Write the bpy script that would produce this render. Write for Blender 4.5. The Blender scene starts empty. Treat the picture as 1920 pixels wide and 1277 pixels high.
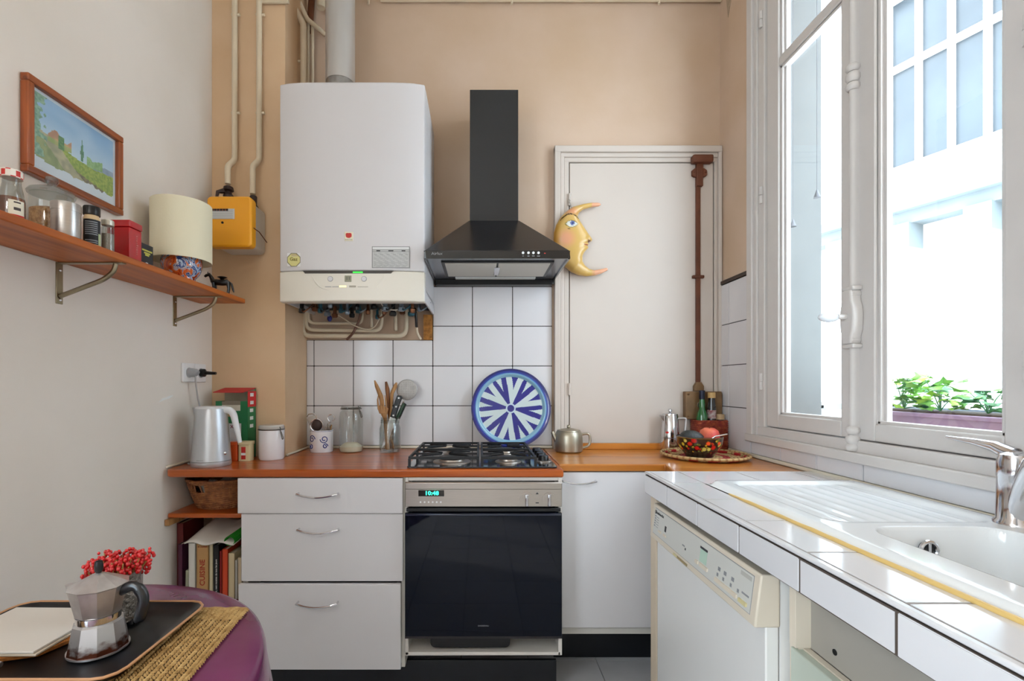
import bpy, bmesh, math, random
import numpy as np
from mathutils import Vector, Matrix, Euler
random.seed(7); np.random.seed(7)
scene = bpy.context.scene
col = scene.collection
PI = math.pi

# ------------------------------------------------------------------ camera
EYE = 1.22; XLW = -1.205
cam_d = bpy.data.cameras.new('camera'); cam = bpy.data.objects.new('camera', cam_d); col.objects.link(cam)
cam.location = (0, 0, EYE); cam.rotation_euler = (math.radians(90), 0, 0)
cam_d.sensor_width = 36; cam_d.lens = 36 * 900 / 1920
cam_d.shift_x = 60 / 1920; cam_d.shift_y = 83.5 / 1920
cam_d.clip_start = 0.02
scene.camera = cam
# ------------------------------------------------------------------ sky and light
world = bpy.data.worlds.new('sky'); scene.world = world; world.use_nodes = True
bg = world.node_tree.nodes['Background']
bg.inputs[0].default_value = (0.72, 0.86, 1.0, 1); bg.inputs[1].default_value = 15.0
sun_d = bpy.data.lights.new('sun', 'SUN'); sun_d.energy = 3.0; sun_d.angle = math.radians(2); sun_d.color = (1, 0.96, 0.9)
sun = bpy.data.objects.new('sun', sun_d); col.objects.link(sun)
sun.rotation_euler = Vector((0.62, 0.25, -0.75)).to_track_quat('-Z', 'Y').to_euler()
def portal(name, loc, rot, sx, sy):
    d = bpy.data.lights.new(name, 'AREA'); d.shape = 'RECTANGLE'; d.size = sx; d.size_y = sy
    d.cycles.is_portal = True
    o = bpy.data.objects.new(name, d); col.objects.link(o); o.location = loc; o.rotation_euler = rot
portal('window_portal', (1.49, 1.52, 2.05), (0, math.radians(90), 0), 2.1, 1.1)
portal('fill_window_portal', (XLW - .18, -.75, 1.6), (0, math.radians(-90), 0), 1.7, 1.4)
scene.view_settings.view_transform = 'Standard'; scene.view_settings.look = 'None'
scene.view_settings.gamma = 1; scene.view_settings.use_curve_mapping = False
scene.view_settings.exposure = -0.06

# ------------------------------------------------------------------ helpers
def S(c):                                         # sRGB (hex or 0..1 triple) -> linear rgba
    if isinstance(c, str):
        c = c.lstrip('#'); c = [int(c[i:i + 2], 16) / 255 for i in (0, 2, 4)]
    return tuple(x / 12.92 if x <= .04045 else ((x + .055) / 1.055) ** 2.4 for x in c) + (1,)
MATS = {}
def mat(name, c, rough=.5, metal=0, var=0, scale=8, bump=0, bscale=60, c2=None, coat=0, emit=None, es=0, spec=.5, stretch=(1, 1, 1), det=4, trans=0):
    if name in MATS: return MATS[name]
    m = bpy.data.materials.new(name); m.use_nodes = True; nt = m.node_tree; N = nt.nodes; L = nt.links
    b = N['Principled BSDF']; b.inputs['Base Color'].default_value = S(c); b.inputs['Roughness'].default_value = rough
    b.inputs['Metallic'].default_value = metal; b.inputs['Specular IOR Level'].default_value = spec
    b.inputs['Coat Weight'].default_value = coat; b.inputs['Coat Roughness'].default_value = .12
    if trans: b.inputs['Transmission Weight'].default_value = trans
    if emit: b.inputs['Emission Color'].default_value = S(emit); b.inputs['Emission Strength'].default_value = es
    if var or c2 or bump:
        tc = N.new('ShaderNodeTexCoord'); mp = N.new('ShaderNodeMapping'); mp.inputs['Scale'].default_value = stretch
        L.new(tc.outputs['Object'], mp.inputs[0])
    if var or c2:
        no = N.new('ShaderNodeTexNoise'); no.inputs['Scale'].default_value = scale; no.inputs['Detail'].default_value = det
        L.new(mp.outputs[0], no.inputs['Vector'])
        mx = N.new('ShaderNodeMix'); mx.data_type = 'RGBA'
        a = S(c)
        d = S(c2) if c2 else tuple(max(0, x * (1 - var)) for x in a[:3]) + (1,)
        mx.inputs[6].default_value = a; mx.inputs[7].default_value = d
        rp = N.new('ShaderNodeValToRGB'); rp.color_ramp.elements[0].position = .35; rp.color_ramp.elements[1].position = .68
        L.new(no.outputs['Fac'], rp.inputs[0]); L.new(rp.outputs[0], mx.inputs[0]); L.new(mx.outputs[2], b.inputs['Base Color'])
    if bump:
        n2 = N.new('ShaderNodeTexNoise'); n2.inputs['Scale'].default_value = bscale; n2.inputs['Detail'].default_value = 3
        L.new(mp.outputs[0], n2.inputs['Vector'])
        bp = N.new('ShaderNodeBump'); bp.inputs['Strength'].default_value = bump; bp.inputs['Distance'].default_value = .004
        L.new(n2.outputs['Fac'], bp.inputs['Height']); L.new(bp.outputs[0], b.inputs['Normal'])
    MATS[name] = m; return m
def wood(name, c, c2, rough=.35, axis='x', scale=3.0, coat=.3):
    st = {'x': (.6, 9, 9), 'y': (9, .6, 9), 'z': (9, 9, .6)}[axis]
    return mat(name, c, rough, c2=c2, scale=scale, stretch=st, coat=coat, det=6)
def vcol(name, rough=.5, coat=0, metal=0):
    if name in MATS: return MATS[name]
    m = bpy.data.materials.new(name); m.use_nodes = True; nt = m.node_tree
    b = nt.nodes['Principled BSDF']; b.inputs['Roughness'].default_value = rough; b.inputs['Coat Weight'].default_value = coat; b.inputs['Metallic'].default_value = metal
    a = nt.nodes.new('ShaderNodeAttribute'); a.attribute_name = 'Col'
    nt.links.new(a.outputs['Color'], b.inputs['Base Color']); MATS[name] = m; return m
def glassmat(name, tint=(1, 1, 1), ior=1.45, rough=0.0, refl=1.0):
    """thin clear glass: see-through plus a fresnel reflection"""
    if name in MATS: return MATS[name]
    m = bpy.data.materials.new(name); m.use_nodes = True; nt = m.node_tree; N = nt.nodes; L = nt.links
    N.remove(N['Principled BSDF']); out = N['Material Output']
    t = N.new('ShaderNodeBsdfTransparent'); t.inputs[0].default_value = (*tint, 1)
    g = N.new('ShaderNodeBsdfGlossy'); g.inputs['Roughness'].default_value = rough; g.inputs['Color'].default_value = (refl, refl, refl, 1)
    w = N.new('ShaderNodeLayerWeight'); w.inputs[0].default_value = .5
    p = N.new('ShaderNodeMath'); p.operation = 'POWER'; p.inputs[1].default_value = 5; L.new(w.outputs['Facing'], p.inputs[0])
    f = N.new('ShaderNodeMath'); f.operation = 'MULTIPLY_ADD'; f.inputs[1].default_value = .9; f.inputs[2].default_value = ((ior - 1) / (ior + 1)) ** 2; L.new(p.outputs[0], f.inputs[0])
    x = N.new('ShaderNodeMixShader'); L.new(f.outputs[0], x.inputs[0]); L.new(t.outputs[0], x.inputs[1]); L.new(g.outputs[0], x.inputs[2])
    L.new(x.outputs[0], out.inputs[0]); MATS[name] = m; return m

class MB:
    def __init__(s): s.v = []; s.f = []; s.fc = []; s.vc = None
    def add(s, vs, fs):
        o = len(s.v); s.v += [tuple(p) for p in vs]; s.f += [tuple(i + o for i in f) for f in fs]; return s
    def box(s, x0, x1, y0, y1, z0, z1):
        if x0 > x1: x0, x1 = x1, x0
        if y0 > y1: y0, y1 = y1, y0
        if z0 > z1: z0, z1 = z1, z0
        return s.add([(x0, y0, z0), (x1, y0, z0), (x1, y1, z0), (x0, y1, z0), (x0, y0, z1), (x1, y0, z1), (x1, y1, z1), (x0, y1, z1)],
              [(0, 3, 2, 1), (4, 5, 6, 7), (0, 1, 5, 4), (1, 2, 6, 5), (2, 3, 7, 6), (3, 0, 4, 7)])
    def hexa(s, bot, top):                        # two quads (ccw seen from above)
        return s.add(list(bot) + list(top), [(0, 3, 2, 1), (4, 5, 6, 7), (0, 1, 5, 4), (1, 2, 6, 5), (2, 3, 7, 6), (3, 0, 4, 7)])
    def tube(s, pts, r, n=10, closed=False):
        pts = [Vector(p) for p in pts]; m = len(pts); rs = r if isinstance(r, (list, tuple)) else [r] * m
        tg = []
        for i in range(m):
            a = pts[(i - 1) % m] if (closed or i > 0) else pts[i]; b = pts[(i + 1) % m] if (closed or i < m - 1) else pts[i]
            tg.append((b - a).normalized())
        u = tg[0].orthogonal().normalized(); rings = []
        for i in range(m):
            u = (u - tg[i] * u.dot(tg[i])); u = u.normalized() if u.length > 1e-6 else tg[i].orthogonal().normalized()
            w = tg[i].cross(u)
            rings.append([pts[i] + (u * math.cos(2 * PI * k / n) + w * math.sin(2 * PI * k / n)) * rs[i] for k in range(n)])
        vs = [p for rg in rings for p in rg]; fs = []
        for i in range(m if closed else m - 1):
            j = (i + 1) % m
            for k in range(n): fs.append((i * n + k, i * n + (k + 1) % n, j * n + (k + 1) % n, j * n + k))
        if not closed: fs.append(tuple(range(n))[::-1]); fs.append(tuple((m - 1) * n + k for k in range(n)))
        return s.add(vs, fs)
    def cyl(s, p0, p1, r, n=20, r1=None): return s.tube([p0, p1], [r, r if r1 is None else r1], n)
    def lathe(s, prof, c=(0, 0, 0), n=32, sx=1, sy=1, rot=0):
        vs = []; fs = []; m = len(prof)
        for (r, z) in prof:
            for k in range(n):
                a = 2 * PI * k / n + rot
                vs.append((c[0] + r * math.cos(a) * sx, c[1] + r * math.sin(a) * sy, c[2] + z))
        for i in range(m - 1):
            for k in range(n): fs.append((i * n + k, i * n + (k + 1) % n, (i + 1) * n + (k + 1) % n, (i + 1) * n + k))
        if prof[0][0] > 1e-6: fs.append(tuple(range(n))[::-1])
        if prof[-1][0] > 1e-6: fs.append(tuple((m - 1) * n + k for k in range(n)))
        return s.add(vs, fs)
    def shell(s, prof, c=(0, 0, 0), n=32):        # open lathe, no caps
        vs = []; fs = []; m = len(prof)
        for (r, z) in prof:
            for k in range(n): vs.append((c[0] + r * math.cos(2 * PI * k / n), c[1] + r * math.sin(2 * PI * k / n), c[2] + z))
        for i in range(m - 1):
            for k in range(n): fs.append((i * n + k, i * n + (k + 1) % n, (i + 1) * n + (k + 1) % n, (i + 1) * n + k))
        return s.add(vs, fs)
    def ball(s, c, rx, ry=None, rz=None, nu=16, nv=10):
        ry = rx if ry is None else ry; rz = rx if rz is None else rz
        vs = []; fs = []
        for i in range(nv + 1):
            t = PI * i / nv
            for k in range(nu): vs.append((c[0] + rx * math.sin(t) * math.cos(2 * PI * k / nu), c[1] + ry * math.sin(t) * math.sin(2 * PI * k / nu), c[2] - rz * math.cos(t)))
        for i in range(nv):
            for k in range(nu): fs.append((i * nu + k, i * nu + (k + 1) % nu, (i + 1) * nu + (k + 1) % nu, (i + 1) * nu + k))
        return s.add(vs, fs)
    def prism(s, poly, a0, a1, axis='z'):         # extrude a 2-D polygon along an axis
        def P(p, a): return {'z': (p[0], p[1], a), 'y': (p[0], a, p[1]), 'x': (a, p[0], p[1])}[axis]
        n = len(poly); vs = [P(p, a0) for p in poly] + [P(p, a1) for p in poly]
        fs = [tuple(range(n))[::-1], tuple(range(n, 2 * n))] + [(i, (i + 1) % n, n + (i + 1) % n, n + i) for i in range(n)]
        return s.add(vs, fs)
    def grid(s, fn, nu, nv, cf=None):
        o = len(s.v)
        for j in range(nv + 1):
            for i in range(nu + 1): s.v.append(tuple(fn(i / nu, j / nv)))
        for j in range(nv):
            for i in range(nu):
                a = o + j * (nu + 1) + i; s.f.append((a, a + 1, a + nu + 2, a + nu + 1))
                if cf: s.fc.append(cf((i + .5) / nu, (j + .5) / nv))
        return s
    def mesh(s, name, smooth=None):
        me = bpy.data.meshes.new(name); me.from_pydata(s.v, [], s.f); me.validate(); me.update()
        bm = bmesh.new(); bm.from_mesh(me)
        if not s.fc and s.vc is None: bmesh.ops.remove_doubles(bm, verts=bm.verts, dist=1e-6)
        bmesh.ops.recalc_face_normals(bm, faces=bm.faces); bm.to_mesh(me); bm.free()
        if s.fc:
            at = me.color_attributes.new('Col', 'FLOAT_COLOR', 'CORNER'); arr = []
            for p, c in zip(me.polygons, s.fc): arr += list(S(c)) * p.loop_total
            at.data.foreach_set('color', arr)
        elif s.vc is not None:
            at = me.color_attributes.new('Col', 'FLOAT_COLOR', 'POINT')
            at.data.foreach_set('color', [x for c in s.vc for x in S(c)])
        if smooth:
            me.polygons.foreach_set('use_smooth', [True] * len(me.polygons)); me.set_sharp_from_angle(angle=math.radians(smooth))
        return me
def world_loc(p):
    w = Vector((0, 0, 0))
    while p is not None: w += p.location; p = p.parent
    return w
def link(name, me, m, parent=None, local=False):
    o = bpy.data.objects.new(name, me); col.objects.link(o)
    if m is not None and not me.materials: me.materials.append(m)
    if parent is not None:
        o.parent = parent
        if not local: o.location = -world_loc(parent)
    return o
def build(mb, name, m, parent=None, smooth=40, bevel=0, seg=2, local=False):
    me = mb.mesh(name, smooth if smooth else None)
    o = link(name, me, m, parent, local)
    if parent is None and not local:              # origin at the base of a one-mesh thing
        co = np.array([v.co for v in me.vertices]); c = Vector(((co[:, 0].min() + co[:, 0].max()) / 2, (co[:, 1].min() + co[:, 1].max()) / 2, co[:, 2].min()))
        me.transform(Matrix.Translation(-c)); o.location = c
    if bevel:
        b = o.modifiers.new('soft_edges', 'BEVEL'); b.width = bevel; b.segments = seg; b.limit_method = 'ANGLE'; b.angle_limit = math.radians(40)
        if not smooth: me.polygons.foreach_set('use_smooth', [True] * len(me.polygons)); me.set_sharp_from_angle(angle=math.radians(40))
    return o
def tag(o, label=None, cat=None, group=None, kind=None):
    if label: o['label'] = label
    if cat: o['category'] = cat
    if group: o['group'] = group
    if kind: o['kind'] = kind
    return o
def thing(name, label, cat, loc=(0, 0, 0), group=None, rz=0):
    o = bpy.data.objects.new(name, None); col.objects.link(o); o.empty_display_size = .05
    o.location = loc; o.rotation_euler = (0, 0, rz); return tag(o, label, cat, group)
def structure(o): o['kind'] = 'structure'; return o
def box(name, m, parent, x0, x1, y0, y1, z0, z1, bevel=0, seg=2):
    return build(MB().box(x0, x1, y0, y1, z0, z1), name, m, parent, smooth=0, bevel=bevel, seg=seg)
FACE = {'F': (math.radians(90), 0, 0), 'R': (math.radians(90), 0, math.radians(90)), 'L': (math.radians(90), 0, math.radians(-90)), 'U': (0, 0, 0)}
def text(name, s, size, loc, face, m, parent, spin=0, ext=.0004, bold=0, sx=1.0, align='CENTER'):
    cu = bpy.data.curves.new(name, 'FONT'); cu.body = s; cu.size = size; cu.align_x = align; cu.align_y = 'CENTER'; cu.extrude = ext; cu.offset = bold; cu.resolution_u = 2
    t = bpy.data.objects.new(name, cu); col.objects.link(t)
    dg = bpy.context.evaluated_depsgraph_get(); me = bpy.data.meshes.new_from_object(t.evaluated_get(dg)); bpy.data.objects.remove(t)
    rot = Euler(FACE[face] if isinstance(face, str) else face).to_matrix().to_4x4()
    me.transform(Matrix.Translation(Vector(loc)) @ rot @ Matrix.Rotation(spin, 4, 'Z') @ Matrix.Diagonal((sx, 1, 1, 1)))
    me.name = name; me.materials.clear()
    return link(name, me, m, parent)
def paint(name, org, u, v, nu, nv, fn, m, parent, up=None):
    org = Vector(org); u = Vector(u); v = Vector(v)
    return build(MB().grid(lambda a, b: org + u * a + v * b, nu, nv, fn), name, m, parent, smooth=0)
def arc(c, r, a0, a1, n, plane='xy'):
    out = []
    for i in range(n + 1):
        a = math.radians(a0 + (a1 - a0) * i / n); p, q = r * math.cos(a), r * math.sin(a)
        out.append({'xy': (c[0] + p, c[1] + q, c[2]), 'xz': (c[0] + p, c[1], c[2] + q), 'yz': (c[0], c[1] + p, c[2] + q)}[plane])
    return out
def bend(pts, r, n=5):                            # round the corners of a polyline
    P = [Vector(p) for p in pts]; out = [P[0]]
    for i in range(1, len(P) - 1):
        a = (P[i - 1] - P[i]); b = (P[i + 1] - P[i]); k = min(r, a.length * .48, b.length * .48)
        p0 = P[i] + a.normalized() * k; p1 = P[i] + b.normalized() * k
        for j in range(n + 1):
            t = j / n; out.append(p0 * (1 - t) ** 2 + P[i] * 2 * t * (1 - t) + p1 * t * t)
    out.append(P[-1]); return out
def rrect(x0, x1, y0, y1, r, n=4):
    o = []
    for cx, cy, a in ((x1 - r, y1 - r, 0), (x0 + r, y1 - r, 90), (x0 + r, y0 + r, 180), (x1 - r, y0 + r, 270)):
        for i in range(n + 1):
            t = math.radians(a + 90 * i / n); o.append((cx + r * math.cos(t), cy + r * math.sin(t)))
    return o
def wx(x, Y): return (x - 900) / 900 * Y           # measured positions: sideways / height at a known distance
def wz(y, Y): return EYE - (y - 722) / 900 * Y

# ------------------------------------------------------------------ materials
M_wall = mat('wall_paint', '#cfb49d', .85, var=.05, scale=3, bump=.12, bscale=40, c2='#c7aa8f')
M_wall2 = mat('wall_paint_left', '#ece2d8', .85, var=.05, scale=2, bump=.12, bscale=40, c2='#e5dace')
M_cream = mat('cream_paint', '#e6dcc8', .55, var=.04, scale=5, bump=.08, bscale=30)
M_pipe = mat('cream_pipe_paint', '#dccbb0', .5, var=.08, scale=12)
M_ceil = mat('ceiling_paint', '#efe9de', .9)
M_white = mat('white_enamel', '#d9d5d6', .42)
M_fascia = mat('ivory_plastic', '#e6dfd2', .35)
M_tile = mat('white_glazed_tile', '#dedadb', .12, var=.02, scale=3, bump=.03, bscale=14, coat=.4)
M_tile2 = mat('white_worktop_tile', '#e6e3e4', .1, var=.02, scale=3, bump=.03, bscale=14, coat=.4)
M_grout = mat('dark_grout', '#332b26', .9, var=.2, scale=30)
M_grout2 = mat('grey_grout', '#857c74', .9, var=.2, scale=30)
M_floor = mat('floor_tile', '#d6d5d8', .35, var=.08, scale=9)
M_drawer = mat('drawer_laminate', '#dedadb', .22, coat=.25, var=.02, scale=3)
M_drawer_edge = mat('carcass_laminate', '#d8d2c9', .5)
M_chrome = mat('chrome', '#d8d8dc', .12, metal=1)
M_steel = mat('brushed_steel', '#c0bcb8', .32, metal=1, var=.08, scale=20, stretch=(1, 1, 14))
M_steelh = mat('brushed_steel_panel', '#b9b0a8', .36, metal=1, var=.05, scale=20, stretch=(1, 14, 14))
M_alu = mat('worn_aluminium', '#dedbda', .36, metal=.9, var=.25, scale=26, c2='#c3bebf')
M_black = mat('black_plastic', '#0d0d10', .35)
M_gloss = mat('black_glass', '#050a18', .04, spec=.25)
M_hood = mat('black_lacquered_steel', '#121318', .22, coat=.2)
M_plinth = mat('black_plinth', '#10131b', .35, var=.3, scale=18)
M_iron = mat('cast_iron', '#121216', .5, var=.3, scale=40)
M_wood = wood('orange_oiled_wood', '#c25e14', '#973f0a', .28, 'x', 3)
M_woodb = wood('golden_oiled_wood', '#cc8436', '#aa601f', .28, 'x', 3)
M_shelf = wood('shelf_wood', '#c46a24', '#98470f', .5, 'y', 3, 0.1)
M_frame = wood('frame_wood', '#a8551f', '#70300f', .35, 'y', 5)
M_framev = wood('frame_wood_upright', '#a8551f', '#70300f', .35, 'z', 5)
M_lwood = wood('light_utensil_wood', '#b98a58', '#94673a', .6, 'z', 8, 0)
M_win = mat('window_paint', '#cfc8c3', .45, var=.04, scale=9, bump=.15, bscale=30)
M_pane = glassmat('window_glass', (.97, .985, .98))
M_jar = glassmat('jar_glass', (.86, .88, .87), 1.75)
M_jar2 = glassmat('thick_jar_glass', (.68, .70, .69), 1.9)
M_brass = mat('dull_brass_bracket', '#a59a80', .35, metal=1, var=.2, scale=20)
M_rust = mat('brown_iron', '#6d3b24', .6, var=.35, scale=14)
M_lock = mat('brown_lock_plate', '#8a6a48', .45, metal=.4, var=.3, scale=16)
M_txt = mat('dark_print', '#3a3a3e', .6)
M_txtw = mat('white_print', '#e8e8e8', .5)
M_txtg = mat('grey_print', '#8d8d90', .5)
M_red = mat('red_print', '#c42a22', .45)
V_print = vcol('printed_paper', .6)
V_gloss = vcol('glazed_print', .15, .6)
V_lac = vcol('lacquer_paint', .25, .5)
# ------------------------------------------------------------------ the room
XL, XR, YB, YP, YF, ZC = -1.205, 1.216, 2.432, 2.158, -1.6, 3.3
XP = -.876                                        # right side of the boxed-out pier
floor = structure(build(MB().box(XL - .15, XR + .25, YF - .2, YB + .15, -.1, -.008), 'floor', M_grout2, smooth=0))
structure(build(MB().box(XL - .15, XR + .25, YF - .2, YB + .15, ZC, ZC + .1), 'ceiling', M_ceil, smooth=0))
wall_back = structure(build(MB().box(XP - .02, XR + .25, YB, YB + .15, -.008, ZC), 'wall_back', M_wall, smooth=0))
LY0, LY1, LZ0, LZ1 = -1.4, -.1, .8, 2.4            # second window, out of view, added to light the room from the left
wl = MB().box(XL - .15, XL, LY1, YB + .15, -.008, ZC).box(XL - .15, XL, YF, LY0, -.008, ZC).box(XL - .15, XL, LY0, LY1, -.008, LZ0).box(XL - .15, XL, LY0, LY1, LZ1, ZC)
wall_left = structure(build(wl, 'wall_left', M_wall2, smooth=0))
w2 = bpy.data.objects.new('fill_window', None); col.objects.link(w2); w2.location = (XL - .1, -.75, LZ0); w2['kind'] = 'structure'
for a, b, c, d in ((LY0, LY0 + .05, LZ0, LZ1), (LY1 - .05, LY1, LZ0, LZ1), (-.775, -.725, LZ0, LZ1), (LY0, LY1, LZ0, LZ0 + .05), (LY0, LY1, LZ1 - .05, LZ1)):
    box('fill_window_frame', M_win, w2, XL - .12, XL - .08, a, b, c, d)
for a, b in ((LY0 + .05, -.775), (-.725, LY1 - .05)): box('pane', M_pane, w2, XL - .102, XL - .098, a, b, LZ0 + .05, LZ1 - .05)
structure(build(MB().box(XL, XP, YP, YB + .15, -.008, ZC), 'wall_pier', mat('pier_paint', '#dfbf9c', .85, var=.05, scale=3, bump=.12, bscale=40, c2='#d6b38d'), smooth=0))
OY0, OY1, OZ0, OZ1 = .98, 2.075, 1.0, 3.08         # window opening
wr = MB().box(XR, XR + .25, OY1, YB, -.008, ZC).box(XR, XR + .25, YF, OY0, -.008, ZC).box(XR, XR + .25, OY0, OY1, -.008, OZ0).box(XR, XR + .25, OY0, OY1, OZ1, ZC)
wall_right = structure(build(wr, 'wall_right', M_wall, smooth=0))
structure(build(MB().box(XL - .15, XR + .25, YF - .2, YF, -.008, ZC), 'wall_front', M_wall2, smooth=0))
# floor tiles
ft = MB().box(-.1485, .1485, -.1485, .1485, -.01, 0).mesh('tile'); ft.materials.append(M_floor)
for i in range(-6, 3):
    for j in range(0, 13):
        cx, cy = .515 + .15 + .3 * i, 2.13 + .15 - .3 * j
        if cx + .15 < XL or cx - .15 > XR: continue
        o = link('tile', ft, None, floor); o.location = Vector((cx, cy, 0)) - world_loc(floor)
# wall tiles (0.2 m), proud of a dark grout bed
TG = .0038
tile_cache = {}
def tile(parent, axis, a0, a1, z0, z1, at, th=.008, m=None, bev=.0015):
    w, h = round(a1 - a0 - TG, 4), round(z1 - z0 - TG, 4); m = m or M_tile
    k = (axis, w, h, th, m.name)
    if k not in tile_cache:
        b = MB()
        if axis == 'y': b.box(-w / 2, w / 2, -th, 0, -h / 2, h / 2)
        elif axis == 'x': b.box(-th, 0, -w / 2, w / 2, -h / 2, h / 2)
        else: b.box(-w / 2, w / 2, -h / 2, h / 2, -th, 0)
        me = b.mesh('tile'); bm = bmesh.new(); bm.from_mesh(me)
        bmesh.ops.bevel(bm, geom=bm.edges[:], offset=bev, segments=2, affect='EDGES'); bm.to_mesh(me); bm.free()
        me.polygons.foreach_set('use_smooth', [True] * len(me.polygons)); me.set_sharp_from_angle(angle=math.radians(25))
        me.materials.append(m); tile_cache[k] = me
    o = link('tile', tile_cache[k], None, parent)
    c, z = (a0 + a1) / 2, (z0 + z1) / 2
    p = {'y': (c, at, z), 'x': (at, c, z), 'z': (c, z, at)}[axis]
    j = random.uniform(-.0006, .0006)
    o.location = Vector(p) - world_loc(parent) + Vector({'y': (0, j, 0), 'x': (j, 0, 0), 'z': (0, 0, 0)}[axis])
    return o
xs = [XP, -.838, -.639, -.439, -.238, -.038, .164, .364]; zs = [.915, 1.115, 1.316, 1.517, 1.717]
build(MB().box(XP, -.238, YB - .004, YB + .001, .9, 1.447).box(-.238, .364, YB - .004, YB + .001, .9, 1.72), 'grout_bed', M_grout, wall_back, smooth=0)
for i in range(7):
    for j in range(4):
        z1 = zs[j + 1]
        if i < 3 or i == 3:
            if xs[i + 1] <= -.237:
                if zs[j] >= 1.44: continue
                z1 = min(z1, 1.447)
        tile(wall_back, 'y', xs[i], xs[i + 1], zs[j], z1, YB - .002)
build(MB().box(XP + .001, .364, YB - .016, YB, .9, .914), 'sealant_strip', M_cream, wall_back, smooth=0, bevel=.004)
ys = [YB - .002, 2.328, 2.139]
build(MB().box(XR - .004, XR + .001, 2.138, YB, .9, 1.72), 'grout_bed', M_grout, wall_right, smooth=0)
for i in range(2):
    for j in range(4): tile(wall_right, 'x', ys[i + 1], ys[i], zs[j], zs[j + 1], XR - .002)
build(MB().box(XR - .014, XR, 2.138, YB, 1.719, 1.737), 'tile_edge_strip', mat('dark_edge_strip', '#3a2c24', .5), wall_right, smooth=0, bevel=.002)
build(MB().box(XR - .016, XR, .3, 2.4, .9005, .916), 'sealant_strip', M_cream, wall_right, smooth=0, bevel=.004)
ysill = [2.345, 2.133, 1.923, 1.718, 1.508, 1.1, .9, .7, .5]
build(MB().box(XR - .006, XR + .001, .3, 2.137, .9, .972), 'grout_bed', M_grout, wall_right, smooth=0)
for a, b in zip(ysill[1:], ysill[2:]): tile(wall_right, 'x', b, a, .916, .972, XR - .004)
# stained patch of bare plaster near the ceiling, chipped paint by the socket
build(MB().prism([(2.40, 3.3), (2.35, 3.02), (2.30, 3.13), (2.16, 3.3)], XR - .002, XR + .0005, 'x'), 'damp_patch', mat('damp_plaster', '#b79f86', .9, var=.25, scale=30), wall_right, smooth=0)
build(MB().prism([(1.80, 1.155), (1.83, 1.163), (1.86, 1.168), (1.885, 1.18), (1.86, 1.178), (1.84, 1.172), (1.82, 1.17)], XL - .0005, XL + .0015, 'x'), 'paint_chip', mat('bare_plaster', '#efedea', .9), wall_left, smooth=0)

# pendant lamp hanging behind the photographer
pd_ = thing('pendant_lamp', 'white globe pendant lamp hanging behind the viewpoint', 'lamp', (-.93, -.25, 1.87))
build(MB().cyl((-.93, -.25, 2.12), (-.93, -.25, ZC), .003, 8), 'cord', M_ceil, pd_)
build(MB().lathe([(.03, 2.125), (.03, 2.16), (.01, 2.18)], (-.93, -.25, 0), 20), 'holder', M_ceil, pd_)
build(MB().ball((-.93, -.25, 2.0), .13, nu=32, nv=20), 'globe', mat('lit_globe', '#ffffff', .5, emit=(1, .97, .94), es=20), pd_)
# ------------------------------------------------------------------ door in the back wall
door = bpy.data.objects.new('door_1', None); col.objects.link(door); door.location = (.81, YB, 0); door['kind'] = 'structure'
M_door = mat('door_paint', '#cec1b6', .5, var=.03, scale=4, bump=.06, bscale=20)
box('door_leaf', M_door, door, .4515, 1.1735, YB - .016, YB - .002, .02, 2.337, bevel=.002)
box('shadow_gap', mat('dark_gap', '#4a3826', .9), door, .447, 1.178, YB - .005, YB - .001, .02, 2.341)
for s, (a0, a1) in enumerate(((.373, .447), (1.178, 1.212))):
    w = a1 - a0
    if s == 0:
        box('casing', M_door, door, a0, a0 + .03, YB - .036, YB, .0, 2.415, bevel=.004)
        box('casing', M_door, door, a0 + .03, a0 + .05, YB - .026, YB, .0, 2.388, bevel=.004)
        box('casing', M_door, door, a0 + .05, a1, YB - .02, YB, .0, 2.365, bevel=.003)
    else:
        box('casing', M_door, door, a0, a0 + .016, YB - .02, YB, .0, 2.365, bevel=.003)
        box('casing', M_door, door, a0 + .016, a1, YB - .034, YB, .0, 2.415, bevel=.004)
box('casing', M_door, door, .373, 1.212, YB - .0365, YB, 2.385, 2.418, bevel=.004)
box('casing', M_door, door, .403, 1.194, YB - .0265, YB, 2.363, 2.386, bevel=.004)
box('casing', M_door, door, .423, 1.194, YB - .0205, YB, 2.341, 2.364, bevel=.003)
for z in (1.2, 2.15): build(MB().cyl((.449, YB - .024, z - .03), (.449, YB - .024, z + .03), .008, 12), 'hinge', M_door, door)
# surface bolt running down the door to a box lock
bolt = thing('door_bolt', 'long brown iron bolt running down the cream door', 'bolt', (1.095, YB - .02, 1.18))
yb = YB - .016
box('rod', M_rust, bolt, 1.083, 1.105, yb - .012, yb, 1.215, 2.27, bevel=.002)
box('top_keeper', M_rust, bolt, 1.055, 1.157, yb - .045, yb - .004, 2.325, 2.363, bevel=.008)
box('collar', M_rust, bolt, 1.082, 1.115, yb - .02, yb, 2.215, 2.33, bevel=.003)
build(MB().prism([(1.062, 2.27), (1.075, 2.262), (1.122, 2.262), (1.136, 2.27), (1.136, 2.295), (1.122, 2.305), (1.075, 2.305), (1.062, 2.295)], yb - .016, yb, 'y'), 'bracket', M_rust, bolt, bevel=.002)
box('guide', M_rust, bolt, 1.065, 1.122, yb - .018, yb, 1.755, 1.77, bevel=.003)
for x in (1.07, 1.117): build(MB().ball((x, yb - .018, 1.7625), .004), 'screw', M_rust, bolt)
for x in (1.069, 1.129): build(MB().ball((x, yb - .016, 2.284), .004), 'screw', M_rust, bolt)
build(MB().prism([(1.07, 1.19), (1.118, 1.19), (1.118, 1.215), (1.105, 1.235), (1.083, 1.235), (1.07, 1.215)], yb - .022, yb, 'y'), 'foot_collar', M_lock, bolt, bevel=.002)
lock = thing('rim_lock', 'square brown metal box lock behind the bottles', 'lock', (1.1, YB - .02, 1.04))
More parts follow.
